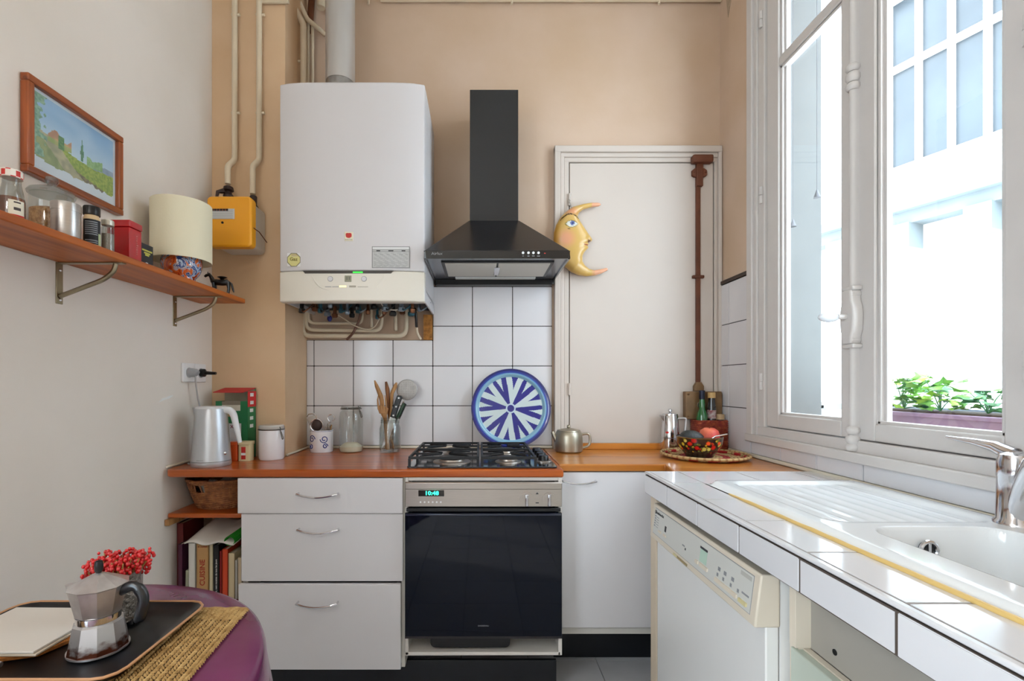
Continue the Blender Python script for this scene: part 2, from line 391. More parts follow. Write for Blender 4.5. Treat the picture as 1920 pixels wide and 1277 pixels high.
box('case', M_lock, lock, 1.02, 1.2, yb - .036, yb, 1.05, 1.188, bevel=.003)
box('keep', M_lock, lock, 1.155, 1.198, yb - .042, yb - .034, 1.056, 1.182, bevel=.002)
build(MB().cyl((1.096, yb - .041, 1.122), (1.096, yb - .036, 1.122), .019, 24), 'escutcheon', M_steel, lock)
build(MB().cyl((1.096, yb - .0425, 1.125), (1.096, yb - .041, 1.125), .006, 12), 'keyhole', M_black, lock)
for x, z in ((1.033, 1.175), (1.19, 1.175), (1.19, 1.065), (1.033, 1.065)): build(MB().ball((x, yb - .038, z), .005), 'screw', M_lock, lock)

# ------------------------------------------------------------------ casement window
win = bpy.data.objects.new('window_1', None); col.objects.link(win); win.location = (XR, 1.55, OZ0); win['kind'] = 'structure'
def wbox(name, y0, y1, z0, z1, x0=1.206, x1=1.262, bevel=.004, parent=None): return box(name, M_win, parent or win, x0, x1, y0, y1, z0, z1, bevel=bevel)
wbox('casing', 2.098, 2.14, .972, 3.1, 1.186, XR + .02); wbox('casing', 2.075, 2.1, .99, 3.1, 1.196, XR + .03)
wbox('casing', .94, .985, .972, 3.1, 1.19, XR + .02)
wbox('frame_jamb', 2.032, 2.076, 1.0, 3.08, 1.203, 1.27); wbox('frame_jamb', .98, 1.045, 1.0, 3.08, 1.203, 1.27)
wbox('sill', .935, 2.146, .9725, 1.006, 1.181, 1.27); wbox('sill', .98, 2.1, 1.004, 1.043, 1.2, 1.27)
wbox('frame_head', .98, 2.076, 3.03, 3.08, 1.203, 1.27)
build(MB().box(1.272, XR + .251, OY1 - .012, OY1 + .001, .985, 3.08), 'outer_reveal', mat('toned_down_reveal', '#5e5e5c', .9, var=.06, scale=6), wall_right, smooth=0)  # sheet added over the jamb, coloured dark to hold down its daylight
def casement(y0, y1, w0, w1, bars):               # y0 > y1, stile widths
    cs = bpy.data.objects.new('casement', None); col.objects.link(cs); cs.parent = win; cs.location = (0, 0, 0)
    X0, X1 = 1.213, 1.258
    wbox('stile', y0 - w0, y0, 1.046, 3.028, X0, X1, parent=cs); wbox('stile', y1, y1 + w1, 1.046, 3.028, X0, X1, parent=cs)
    wbox('rail', y1 + w1, y0 - w0, 1.046, 1.1, X0, X1, parent=cs); wbox('rail', y1 + w1, y0 - w0, 2.97, 3.028, X0, X1, parent=cs)
    wbox('glazing_bar', y1 + w1, y0 - w0, 2.515, 2.55, X0 + .002, X1, parent=cs)
    gy0, gy1 = y0 - w0, y1 + w1
    for z0, z1 in ((1.1, 2.515), (2.55, 2.97)):
        b = MB().box(1.222, 1.25, gy0 - .012, gy0, z0, z1).box(1.222, 1.25, gy1, gy1 + .012, z0, z1).box(1.222, 1.25, gy1, gy0, z0, z0 + .01).box(1.222, 1.25, gy1, gy0, z1 - .01, z1)
        b.box(1.232, 1.25, gy0 - .022, gy0 - .01, z0, z1).box(1.232, 1.25, gy1 + .01, gy1 + .022, z0, z1)
        build(b, 'glazing_bead', M_win, cs, smooth=0, bevel=.002)
        box('pane', M_pane, cs, 1.241, 1.244, gy1 + .005, gy0 - .005, z0 + .003, z1 - .003)
    return cs
casement(2.03, 1.5625, .078, .05, 0); casement(1.5605, 1.047, .085, .065, 0)
# cremone bolt
cr = bpy.data.objects.new('cremone_bolt', None); col.objects.link(cr); cr.parent = win
YC = 1.545
build(MB().prism([(1.203 - .013 * math.sin(PI * i / 10), YC + .011 * math.cos(PI * i / 10)) for i in range(11)] + [(1.214, YC - .011), (1.214, YC + .011)], 1.05, 3.03), 'rod', M_win, cr, smooth=60)
build(MB().prism([(YC + d, z) for d, z in ((.018, 1.352), (.02, 1.375), (.027, 1.395), (.03, 1.44), (.027, 1.47), (.02, 1.49), (.018, 1.525), (-.018, 1.525), (-.02, 1.49), (-.027, 1.47), (-.03, 1.44), (-.027, 1.395), (-.02, 1.375), (-.018, 1.352))], 1.178, 1.214, 'x'), 'gear_box', M_win, cr, bevel=.006, seg=3)
for z, w in ((1.53, .024), (1.345, .024), (1.51, .02), (1.365, .02)): wbox('collar', YC - w, YC + w, z - .007, z + .007, 1.181, 1.214, parent=cr)
build(MB().tube([(1.18, YC, 1.44), (1.15, YC, 1.44)], .009, 12), 'stem', M_win, cr)
build(MB().ball((1.122, YC, 1.438), .034, .012, .0165, 20, 14), 'knob', mat('pale_knob', '#cfd0d4', .3, coat=.4), cr)
for z, h in ((1.075, .012), (1.045, .014), (1.02, .012), (2.18, .012), (2.21, .016), (2.24, .012)):
    build(MB().lathe([(.0, -h), (.014, -h), (.02, -h * .4), (.02, h * .4), (.014, h), (0, h)], (1.2, YC, z), 16), 'guide', M_win, cr)
for y, z in ((2.05, 1.235), (2.05, 2.03), (2.05, 2.78), (1.052, 1.26), (1.052, 2.0)):
    build(MB().cyl((1.2, y, z - .035), (1.2, y, z - .001), .0085, 12).cyl((1.2, y, z + .001), (1.2, y, z + .035), .0085, 12), 'hinge', M_win, win)

# ------------------------------------------------------------------ outside: courtyard facade opposite
fb = thing('neighbouring_building', 'white building with large gridded windows across the courtyard', 'building', (3.6, 4.27, 0))
fb.rotation_euler = (0, 0, math.atan2(.394, 1))    # facade runs towards -x as it recedes
M_fac = mat('grey_white_render', '#d8dadc', .9, var=.04, scale=2)
M_facw = mat('facade_window_paint', '#f6f7f7', .6)
M_facg = mat('facade_window_glass', '#3c4348', .3, c2='#292f34', scale=1.2)
def fbox(name, m, x0, x1, y0, y1, z0, z1, parent=None): return build(MB().box(x0, x1, y0, y1, z0, z1), name, m, parent or fb, smooth=0, local=True)
fbox('wall', M_fac, 0, .4, -6, 4, -3, 3.1); fbox('wall', M_fac, 0, .4, .06, 4, 3.1, 7.0); fbox('wall', M_fac, 0, .4, -6, .06, 4.62, 7.0)
M_corn = mat('shade_toned_stone', '#6f7678', .9, var=.1, scale=3)  # dark tone stands in for the shade on the pale cornice and corbels
fbox('cornice', M_corn, -.16, 0, -6, 4, 2.56, 2.66); fbox('cornice', M_corn, -.24, 0, -6, 4, 2.66, 2.74)
for k in range(-9, 6):
    fbox('corbel', M_corn, -.2, 0, k * .5 - .28, k * .5 - .12, 2.36, 2.56)
wn = fbox('window', M_facw, .1, .16, -6, .06, 3.1, 3.16)
for k in range(-26, 1):
    y = k * .22
    fbox('pane', M_facg, .12, .125, y - .18, y, 3.16, 4.0, wn); fbox('pane', M_facg, .12, .125, y - .18, y, 4.05, 4.62, wn)
    fbox('muntin', M_facw, .08, .14, y, y + .04, 3.1, 4.62, wn)
for z in (4.0,): fbox('muntin', M_facw, .08, .14, -6, .06, z, z + .05, wn)
for k, (yy, zz) in enumerate(((.62, 4.15), (.85, 5.05))):
    lm = tag(build(MB().lathe([(0, .12), (.07, .1), (.1, .03), (.1, 0), (.0, 0)], (0, 0, 0), 20).box(-.02, .15, -.02, .02, .02, .06), 'wall_lamp', mat('lamp_grey', '#8d98a2', .4), local=True),
        ('grey dome lamp fixed lower on the white courtyard wall', 'grey dome lamp fixed highest on the white courtyard wall')[k], 'wall lamp')
    lm.location = fb.matrix_basis @ Vector((-.1, yy, zz)); lm.rotation_euler = fb.rotation_euler
cyard = structure(build(MB().box(XR + .25, 9, -6, 9, -3.1, -3), 'ground', mat('courtyard_paving', '#cfccc6', .9), smooth=0))
# wall of our own building turning the corner outside
# guard rail, planter and plants on the outer ledge
ledge = structure(build(MB().box(XR + .06, XR + .52, .6, 2.4, .93, .985), 'trim_1', M_fac, smooth=0))
rail = tag(build(MB().box(1.69, 1.71, .5, 2.6, 1.105, 1.135).box(1.69, 1.71, .62, .65, .985, 1.12).box(1.69, 1.71, 2.36, 2.39, .985, 1.12), 'guard_rail', mat('rail_grey', '#7f8f96', .5), smooth=0), 'thin grey guard rail outside the casement window', 'railing')
pl = thing('planter_box', 'long mauve planter box on the outer window ledge', 'planter', (1.545, 1.35, .9855))
M_plant = mat('mauve_plastic', '#8d7288', .5, var=.1, scale=10)
pp = MB().hexa([(1.49, .85, .986), (1.60, .85, .986), (1.60, 1.82, .986), (1.49, 1.82, .986)], [(1.478, .84, 1.115), (1.612, .84, 1.115), (1.612, 1.83, 1.115), (1.478, 1.83, 1.115)])
build(pp, 'trough', M_plant, pl, smooth=0, bevel=.004); box('lip', M_plant, pl, 1.470, 1.62, .832, 1.838, 1.112, 1.127, bevel=.003)
box('soil', mat('soil', '#4b3a2c', .95, bump=.5, bscale=90), pl, 1.485, 1.605, .845, 1.825, 1.1265, 1.133)
M_leaf = [mat('leaf_green', '#7fb04a', .5, c2='#5a9438', scale=20), mat('leaf_deep_green', '#4f8a4a', .5, c2='#3d7440', scale=20), mat('leaf_lime', '#a9cc4f', .5, c2='#8cb83c', scale=20)]
def leafmesh(i):
    b = MB(); n = 10; out = []
    for k in range(n):
        a = 2 * PI * k / n; r = .034 * (1 + (.45 if k % 2 == 0 else -.25)) * (1.15 if k == 0 else 1)
        out.append((.034 + r * math.cos(a), r * math.sin(a) * .9, .008 * math.cos(2 * a)))
    b.add([(.03, 0, .004)] + out + [(.03, 0, .002)] + [(x, y, z - .0012) for x, y, z in out], [(0, 1 + k, 1 + (k + 1) % n) for k in range(n)] + [(n + 1, n + 2 + (k + 1) % n, n + 2 + k) for k in range(n)])
    me = b.mesh('leaf'); me.materials.append(M_leaf[i]); return me
LM = [leafmesh(i) for i in range(3)]
random.seed(11)
plabels = ['bushy green geranium at the far end of the mauve planter', 'leafy green plant second from the far end of the planter', 'sparse green plant in the middle of the planter', 'tall stemmed green plant towards the near end of planter', 'broad leaved plant at the near end of the planter']
for k, (py, hh, nl) in enumerate(((1.75, .11, 44), (1.61, .12, 40), (1.46, .08, 24), (1.31, .1, 22), (1.14, .17, 18))):
    t = thing('window_box_plant', plabels[k], 'plant', (1.545, py, 1.134), 'plants in the window box')
    for q in range(nl):
        a = random.uniform(0, 2 * PI); rr = random.uniform(.0, .055); h = random.uniform(.06, 1) * hh
        tip = (rr * math.cos(a) * .8, rr * math.sin(a) * 1.25, h)
        if q < 9: build(MB().tube([(0, 0, 0), (tip[0] * .5, tip[1] * .5, h * .6), tip], [.0022, .0018, .0012], 5), 'stem', M_leaf[1], t, local=True)
        o = link('leaf', LM[random.choice((0, 0, 1, 2)) if k < 2 else random.choice((0, 1, 1))], None, t, True); o.location = tip
        sc = random.uniform(.38, .68); o.scale = (sc, sc, sc); o.rotation_euler = (random.uniform(-.5, .5), random.uniform(-.5, .4), a)
# cloth bag tied beside the planter, pull cords
build(MB().lathe([(0, 0), (.03, .0), (.036, .05), (.03, .1), (.012, .125), (0, .13)], (1.40, 1.72, .986), 14), 'garden_fleece', mat('white_fleece', '#dfe4ea', .9, bump=.5, bscale=30), smooth=60)
tag(bpy.data.objects['garden_fleece'], 'pale cloth bundle beside the planter on outer ledge', 'cloth')
for k, (px_, py_, X) in enumerate(((1487, 418, 1.33), (1532, 363, 1.33))):
    Y = 900 * X / (px_ - 900); z = wz(py_, Y)
    t = thing('pull_cord', ('lower white pull cord with triangular toggle behind left casement', 'higher white pull cord with triangular toggle behind left casement')[k], 'pull cord', (X, Y, z - .02))
    M_cd = mat('cord_silhouette', '#5c5c60', .6); build(MB().cyl((X, Y, z), (X, Y, 3.07), .0012, 6), 'cord', M_cd, t); build(MB().cyl((X, Y, z - .016), (X, Y, z + .016), .013, 12, .002), 'toggle', M_cd, t)  # white cords coloured dark: their silhouette against the bright courtyard is in the colour
def G(x, y, Y): return (wx(x, Y), Y, wz(y, Y))
# ------------------------------------------------------------------ boiler
BX0, BX1, BY0, BY1, BZ0, BZ1 = -.846, -.2325, 2.01, YB - .002, 1.57, 2.49
bo = thing('wall_boiler', 'large white wall-hung gas boiler left of the cooker hood', 'boiler', ((BX0 + BX1) / 2, 2.2, BZ0))
bm_ = MB().box(BX0 + .004, BX1, BY0 + .05, BY1, BZ0 + .05, BZ1 - .004)
bm_.box(BX0 + .004, BX0 + .012, BY0 + .02, BY1, BZ0 + .004, BZ0 + .06).box(BX1 - .008, BX1, BY0 + .02, BY1, BZ0 + .004, BZ0 + .06)
build(bm_, 'casing', M_white, bo, smooth=0, bevel=.002)
def bow(x0, x1, y0, y1, z0, z1, k=.018, n=14):    # gently bowed front panel
    pts = []
    for i in range(n + 1):
        t = i / n; e = abs(2 * t - 1); pts.append((x0 + (x1 - x0) * t, y0 + k * e ** 6))
    return MB().prism(pts + [(x1, y1), (x0, y1)], z0, z1)
build(bow(BX0, BX1 - .001, BY0, BY0 + .06, 1.699, BZ1), 'front_cover', M_white, bo, smooth=50, bevel=.006, seg=3)
build(bow(BX0, BX1 - .001, BY0 - .002, BY0 + .06, BZ0, 1.6975), 'control_fascia', M_fascia, bo, smooth=50, bevel=.006, seg=3)
fy = BY0 - .002
build(MB().prism([(-.742, 1.698), (-.362, 1.698), (-.372, 1.687), (-.732, 1.687)], fy - .0025, fy + .01, 'y'), 'dark_slot', mat('dark_slot', '#33291f', .4), bo)
box('status_light', mat('green_led', '#30d040', .4, emit='#35ff45', es=1.0), bo, -.531, -.49, fy - .0035, fy, 1.688, 1.694)
swl = [(583.6, 513.5), (587, 522), (594, 532.4), (602.6, 540), (615.5, 544)]
build(MB().tube(bend([G(x, y, fy) for x, y in swl], .01, 4), [.0006 + .0026 * math.sin(PI * k / 16) for k in range(17)], 8), 'swoosh', M_fascia, bo)
build(MB().tube([G(x, y, fy) for x, y in ((722, 514), (716, 526), (706, 538))], .0012, 6), 'swoosh', M_fascia, bo)
box('display', mat('lcd', '#8d8b70', .3), bo, -.566, -.538, fy - .002, fy + .004, 1.652, 1.678, bevel=.001)
text('digits', '11', .02, (-.551, fy - .003, 1.665), 'F', M_txt, bo)
for x in (-.626, -.485):
    build(MB().cyl((x, fy - .003, 1.664), (x, fy + .003, 1.664), .0095, 24), 'button', M_white, bo); build(MB().tube(arc((x, fy - .001, 1.664), .0105, 0, 360, 24, 'xz')[:-1], .0009, 6, True), 'button_ring', M_txtg, bo)
for x0, x1, m in ((-.648, -.622, M_txtg), (-.618, -.59, M_txtg), (-.588, -.56, mat('amber_light', '#f6e3a0', .4, emit='#ffe9a8', es=1.2)), (-.547, -.519, mat('bar_grey', '#a8a091', .5))):
    box('indicator_bar', m, bo, x0, x1, fy - .0015, fy + .003, 1.630 if m is M_txtg else 1.629, 1.632 if m is M_txtg else 1.636)
box('faint_print', mat('pale_print', '#b9b0a3', .6), bo, -.512, -.468, fy - .0006, fy + .001, 1.6295, 1.6325)
# badge, rating plate, sticker
box('badge', mat('badge_cream', '#ece3cb', .4), bo, -.567, -.531, BY0 - .003, BY0 + .002, 1.823, 1.861, bevel=.002)
build(MB().prism([(-.549 + .0125 * math.cos(a) * (1.0), 1.846 + .009 * math.sin(a) + (.004 * abs(math.cos(a)) if math.sin(a) > 0 else -.002)) for a in [2 * PI * i / 20 for i in range(20)]], BY0 - .0036, BY0 - .0028, 'y'), 'badge_emblem', M_red, bo)
text('badge_lettering', 'Saunier Duval', .0055, (-.549, BY0 - .0032, 1.829), 'F', M_txt, bo)
def plate(u, v):
    if u < .02 or u > .98 or v < .02 or v > .98: return (.5, .5, .5)
    if v > .88: return (.88, .88, .88)
    if .83 < v < .85 or .75 < v < .765: return (.55, .55, .55)
    if .78 < v < .82 and (abs(u - .17) < .05 or abs(u - .5) < .06 or abs(u - .83) < .05): return (.3, .3, .3)
    h = math.sin(u * 37 + math.floor(v * 18) * 5) * math.sin(v * 53)
    if v < .73 and int(v * 36) % 2 == 0 and h > -.1 and .05 < u < .95 and .06 < v: return (.66, .66, .66)
    return (.76, .76, .755)
paint('rating_plate', (-.452, BY0 - .0012, 1.71), (.158, 0, 0), (0, 0, .09), 60, 40, plate, V_print, bo)
def sticker(u, v):
    e = max(abs(u - .5), abs(v - .5), (abs(u - .5) + abs(v - .5)) * .72)
    if e > .5: return (.91, .905, .905)
    if e > .455: return (.45, .42, .33)
    if v > .72 and .3 < u < .8: return (.75, .66, .45) if int(v * 30) % 2 else (.85, .82, .65)
    return (.86, .83, .55)
paint('sticker', (-.808, BY0 - .001 + .003, 1.717), (.055, 0, 0), (0, 0, .056), 26, 26, sticker, V_print, bo)
text('sticker_lettering', 'Gaz', .021, (-.781, BY0 + .001, 1.747), 'F', mat('olive_print', '#7d6f2c', .6), bo)
# connections under the boiler
random.seed(5)
M_conn = [M_black, mat('copper_dull', '#7d5138', .4, metal=.8), mat('zinc', '#8b98a4', .4, metal=.7), mat('teal_plastic', '#2c5f6d', .5)]
box('base_plate', mat('dark_underside', '#3d4043', .6, var=.4, scale=30), bo, BX0 + .02, BX1 - .02, 2.06, YB - .01, 1.596, 1.622)
for k in range(22):
    x = BX0 + .05 + k * .0245 + random.uniform(-.006, .006); y = 2.14 + .2 * ((k * 7) % 5) / 4; m = M_conn[(k * 5 + k // 4) % 4]; zz = 1.545 + .022 * ((k * 3) % 4) / 3; r = random.uniform(.009, .017)
    build(MB().lathe([(r * .7, -.004), (r, 0), (r, .014), (r * .65, .018), (r * .6, .055)], (x, y, zz), 10 if k % 2 else 6), 'connector', m, bo)
    if k % 3 == 0: build(MB().tube(bend([(x, y, zz + .02), (x + .012, y - .02, zz - .004), (x + .035, y - .015, zz + .012), (x + .05, y + .01, zz + .04)], .01, 3), .0035, 6), 'hose', M_conn[(k + 1) % 4], bo)
box('orange_insulation', mat('rusty_insulation', '#b87b3a', .9, var=.5, scale=60, bump=.8, bscale=80), wall_back, -.283, -.2395, YB - .03, YB, 1.447, 1.572)
# flue
fl = thing('flue_pipe', 'fat silver flue pipe rising from the boiler', 'flue', (-.64, 2.2, 2.486))
build(MB().cyl((-.64, 2.2, 2.60), (-.64, 2.2, ZC), .0655, 40), 'pipe', mat('flue_paint', '#c9c5c2', .3, metal=.5, var=.08, scale=7, stretch=(1, 1, .4)), fl)
build(MB().lathe([(.06, 0), (.066, .02), (.06, .04), (.064, .06), (.064, .12)], (-.64, 2.2, 2.487), 36), 'collar', mat('galvanised_collar', '#a9a7a6', .3, metal=1, var=.3, scale=25), fl)
# ------------------------------------------------------------------ pipes
def pipe(name, label, pts, r, m=None, n=10, clips=(), cdir=(1, 0, 0), rb=.014):
    P = bend(pts, rb)
    if not clips: return tag(build(MB().tube(P, r, n), name, m or M_pipe, smooth=60), label, 'pipe')
    t = thing(name, label, 'pipe', tuple(min(pts, key=lambda p: p[2])))
    build(MB().tube(P, r, n), 'tube', m or M_pipe, t, smooth=60)
    for c in clips:
        build(MB().tube([Vector(c) - Vector(cdir) * r * 1.1, Vector(c) + Vector(cdir) * (r + .012)], .006, 8), 'clip', m or M_pipe, t)
    return t
yp = YP - .022
pipe('gas_pipe', 'cream gas pipe feeding the left side of the yellow meter', [(wx(440, yp), yp, ZC), G(440, 300, yp), G(427, 312, yp - .03), (wx(427, yp - .03), yp - .03, wz(345, yp - .03))], .0125, clips=[G(440, 28, yp), G(440, 212, yp)])
pipe('gas_pipe', 'cream gas pipe leaving the right side of the yellow meter', [(wx(486, yp), yp, ZC), G(486, 300, yp), G(474, 312, yp - .03), (wx(474, yp - .03), yp - .03, wz(364, yp - .03))], .0125, clips=[G(486, 28, yp), G(486, 212, yp)])
pipe('ceiling_pipe', 'short horizontal cream pipe on the pier near the ceiling', [G(492, 3, YP - .012), G(541, 3, YP - .012)], .009)
pipe('ceiling_pipe', 'long horizontal cream pipe along the top of back wall', [(-.50, YB - .02, 3.158), (XR - .005, YB - .02, 3.158)], .012, clips=[(x, YB - .02, 3.158) for x in (-.58 + .02, .16, .9)], cdir=(0, 0, -1))
yq = YB - .05
pipe('heating_pipe', 'thick bent cream pipe nearest the pier, beside the flue', [G(537, -20, yq - .07), G(545, 0, yq - .07), G(569, 46, yq - .07), G(569, 175, yq - .07)], .0145, clips=[G(566, 115, yq - .07)], cdir=(-1, 0, 0))
pipe('heating_pipe', 'angled cream pipe ending in an elbow beside the flue', [G(550, -20, yq - .03), G(576, 36, yq - .03), G(600, 56, yq - .03), (wx(602, yq), YB, wz(50, yq))], .011)
pipe('heating_pipe', 'slim vertical cream pipe behind the flue, nearer the pier', [G(578, 44, yq), G(578, 230, YB - .03)], .008)
pipe('heating_pipe', 'slim vertical cream pipe behind the flue, nearer the flue', [G(586, 44, yq), G(586, 230, YB - .03)], .008)
pipe('heating_pipe', 'brown stained pipe in the corner above the boiler', [G(586, -25, YB - .03), G(582, 34, YB - .03), G(580, 60, YB - .02)], .016, mat('stained_brown', '#6a3a1c', .7, var=.3, scale=20))
pipe('pipe_stub', 'cream capped pipe stub hanging beside the flue', [G(602, -30, YB - .06), G(602, 15, YB - .06)], .02)
yr = YB - .03
pipe('heating_pipe', 'topmost horizontal cream pipe in recess under the boiler', [G(578, 560, yr), G(578, 606, yr), G(679, 607, yr), G(679, 570, yr)], .0085, rb=.035)
pipe('heating_pipe', 'middle horizontal cream pipe in recess under the boiler', [G(574, 560, yr - .004), G(574, 619, yr - .004), G(715, 620, yr - .004), G(716, 570, yr - .03)], .0095, rb=.04)
pipe('heating_pipe', 'lowest and thickest cream pipe in recess under the boiler', [G(567, 560, yr - .012), G(567, 630, yr - .012), G(762, 630, yr - .008), G(762, 570, yr - .02)], .0115, rb=.045)
pipe('heating_pipe', 'short cream drop pipe under middle of the boiler', [G(697, 572, yr), G(697, 614, yr)], .0075)
pipe('heating_pipe', 'short cream drop pipe under right part of boiler', [G(741, 572, yr), G(742, 620, yr)], .009)
box('red_tape', M_red, wall_back, wx(564, yr), wx(571, yr), yr - .027, yr - .012, wz(612, yr), wz(588, yr))
def cable(label, pts, r, m): return tag(build(MB().tube(bend(pts, .06, 8), r, 8), 'cable', m, smooth=60), label, 'cable')
cable('brown cable curving down from the boiler to the tiles', [G(678, 575, yr - .03), G(674, 600, yr - .025), G(662, 625, yr - .03), G(650, 637, yr - .02)], .006, mat('brown_cable', '#6b4636', .6))
cable('black cable hanging at the right end under the boiler', [G(774, 568, yr - .05), G(780, 590, yr - .05), G(781, 613, yr - .03)], .007, M_black)
cable('white cable end below the black cable under boiler', [G(781, 614, yr - .03), G(782, 626, yr - .02), G(789, 636, yr - .006)], .007, M_pipe)
cable('thin cream wire crossing diagonally under the boiler', [G(634, 590, yr - .04), G(668, 614, yr - .03), G(700, 620, yr - .04), G(720, 580, yr - .06)], .0028, M_pipe)
cable('pale looped wire under right half of the boiler', [G(713, 566, 2.2), G(722, 580, 2.2), G(745, 582, 2.2), G(757, 572, 2.2)], .003, M_fascia)
tag(build(MB().ball(G(618, 597, yr - .04), .012, .01, .016), 'drain_tap', mat('blue_plastic', '#232a78', .4)), 'small dark blue drain tap under the boiler', 'tap')
# ------------------------------------------------------------------ gas meter
gm = thing('gas_meter', 'yellow and grey gas meter mounted on the pier', 'gas meter', (-1.06, 2.1, 1.8))
M_gy = mat('meter_yellow', '#f0a312', .4, coat=.2); M_gg = mat('meter_grey', '#cfc9bf', .45)
gb = MB().prism(rrect(-1.128, -.964, 1.803, 2.0, .02, 5), 2.055, YP - .001, 'y'); build(gb, 'body', M_gg, gm, bevel=.006, seg=3)
build(MB().prism(rrect(-1.145, -.958, 1.80, 2.012, .018, 5), 2.01, 2.058, 'y'), 'cover', M_gy, gm, bevel=.008, seg=3)
def meterlab(u, v):
    if v > .75 and .06 < u < .72: return (.12, .1, .1) if (u * 8) % 1 < .8 else (.6, .3, .25)
    if int(v * 18) % 3 == 0 and .06 < u < .93: return (.62, .62, .63)
    return (.8, .8, .79)
paint('label_plate', (-1.125, 2.0085, 1.915), (.098, 0, 0), (0, 0, .043), 40, 18, meterlab, V_print, gm)
build(MB().cyl((-1.078, 2.0075, 1.9), (-1.078, 2.012, 1.9), .005, 12), 'bolt', M_black, gm)
build(MB().tube([(-.959, 2.03, 1.885), (-.952, 2.07, 1.88), (-.95, 2.14, 1.855)], .002, 6), 'seal_wire', M_rust, gm)
M_valve = mat('dark_valve', '#2b1512', .4)
v1 = thing('gas_valve', 'dark brown gas tap above left of the yellow meter', 'valve', (-1.102, 2.1, 2.01))
xv = wx(427, 2.1)
build(MB().lathe([(.012, 0), (.016, .005), (.016, .02), (.012, .024), (.02, .03), (.022, .045), (.014, .055), (.014, .062), (.022, .068), (.02, .082), (.011, .088)], (xv, 2.106, 2.005), 14), 'body', M_valve, v1)
build(MB().tube([(xv - .012, 2.09, 2.065), (xv - .03, 2.075, 2.055), (xv - .034, 2.07, 2.02)], [.012, .008, .005], 8), 'lever', M_valve, v1)
v2 = thing('gas_union', 'dark pipe union above right of the yellow meter', 'valve', (-.99, 2.1, 2.0))
xv = wx(474, 2.1)
build(MB().lathe([(.022, -.012), (.022, .0), (.015, .01), (.016, .045), (.012, .05)], (xv, 2.106, 2.0), 8), 'body', M_valve, v2)

# ------------------------------------------------------------------ cooker hood
HX0, HX1, HY0, HY1 = -.2285, .368, 1.962, YB - .012
hd = thing('cooker_hood', 'black pyramid cooker hood with chimney above the hob', 'cooker hood', (.07, 2.2, 1.735))
box('chimney', M_hood, hd, -.046, .174, 2.18, YB - .004, 1.955, 2.562, bevel=.002)
py_ = MB().hexa([(HX0, HY0, 1.769), (HX1, HY0, 1.769), (HX1, HY1, 1.769), (HX0, HY1, 1.769)], [(-.05, 2.176, 1.966), (.178, 2.176, 1.966), (.178, YB - .004, 1.966), (-.05, YB - .004, 1.966)])
build(py_, 'canopy', M_hood, hd, smooth=0, bevel=.003)
fs = MB().box(HX0, HX1, HY0, HY0 + .012, 1.737, 1.769).box(HX0, HX0 + .008, HY0, HY1, 1.737, 1.769).box(HX1 - .008, HX1, HY0, HY1, 1.737, 1.769).box(HX0, HX1, HY1 - .03, HY1, 1.722, 1.769)
build(fs, 'fascia', mat('hood_fascia', '#0c0a0b', .18, coat=.5), hd, smooth=0, bevel=.0015)
M_under = mat('hood_underside', '#8d9097', .25, metal=.6)
box('underside', M_under, hd, HX0 + .008, HX1 - .008, HY0 + .012, HY1 - .03, 1.745, 1.76)
box('filter_frame', M_black, hd, -.165, .315, 2.03, 2.30, 1.739, 1.746, bevel=.002)
M_filter = mat('grease_filter', '#c9c4b8', .4, metal=.3)
for a, b in ((-.15, .071), (.079, .30)): box('filter', M_filter, hd, a, b, 2.045, 2.28, 1.735, 1.742, bevel=.002)
box('filter_clip', M_chrome, hd, .063, .087, 2.10, 2.24, 1.731, 1.7365, bevel=.002)
box('light_strip', mat('lamp_cover', '#d9d9d4', .4), hd, -.12, .27, 2.33, 2.36, 1.738, 1.747, bevel=.002)
box('rear_channel', M_black, hd, HX0 + .01, HX1 - .01, HY1 - .05, HY1, 1.716, 1.742, bevel=.002)
for k, x in enumerate((.176, .198, .218, .239)):
    build(MB().cyl((x, HY0 - .003, 1.760), (x, HY0 + .004, 1.760), .0052, 16), 'button', M_txtw, hd); box('button_mark', M_txtg, hd, x - .003 - .001 * k, x + .003 + .001 * k, HY0 - .0008, HY0 + .001, 1.746, 1.7485)
box('indicator', M_red, hd, .262, .268, HY0 - .001, HY0 + .001, 1.757, 1.760)
text('lettering', 'Airlux', .016, (-.176, HY0 - .0006, 1.757), 'F', M_txtg, hd, sx=1.15)

# ------------------------------------------------------------------ worktops
wt = build(MB().prism([(XL + .006, 1.87), (XL + .012, 1.83), (XL + .03, 1.816), (.317, 1.816), (.317, YB - .017), (XP + .003, YB - .017), (XP + .003, YP - .003), (XL + .006, YP - .003)], .87, .9), 'wooden_worktop', M_wood, smooth=0, bevel=.006, seg=3)
tag(wt, 'orange oiled wooden worktop running under the hob', 'worktop')
wt2 = build(MB().prism([(.3195, 1.94), (.75, 1.94), (.715, 1.7445), (XR - .012, 1.7445), (XR - .012, YB - .024), (.3195, YB - .024)], .87, .9), 'wooden_worktop', M_woodb, smooth=0, bevel=.005, seg=3)
tag(wt2, 'golden wooden worktop in the corner by the cream door', 'worktop')
tag(box('upstand', M_woodb, None, .5, .95, YB - .055, YB - .038, .9005, .932, bevel=.002), 'low wooden upstand strip at the foot of the door', 'upstand')
tag(build(MB().tube([(XL + .004, 1.84, .906), (XL + .004, 1.96, .907), (XL + .005, 2.15, .906)], .005, 6), 'sealant_bead', M_cream), 'cream sealant bead along worktop and left wall', 'sealant')
tag(build(MB().tube([(XP + .009, YP + .002, .906), (XP + .009, 2.28, .906), (XP + .009, YB - .03, .906)], .005, 6), 'sealant_bead', M_cream), 'cream sealant bead along the pier side on worktop', 'sealant')

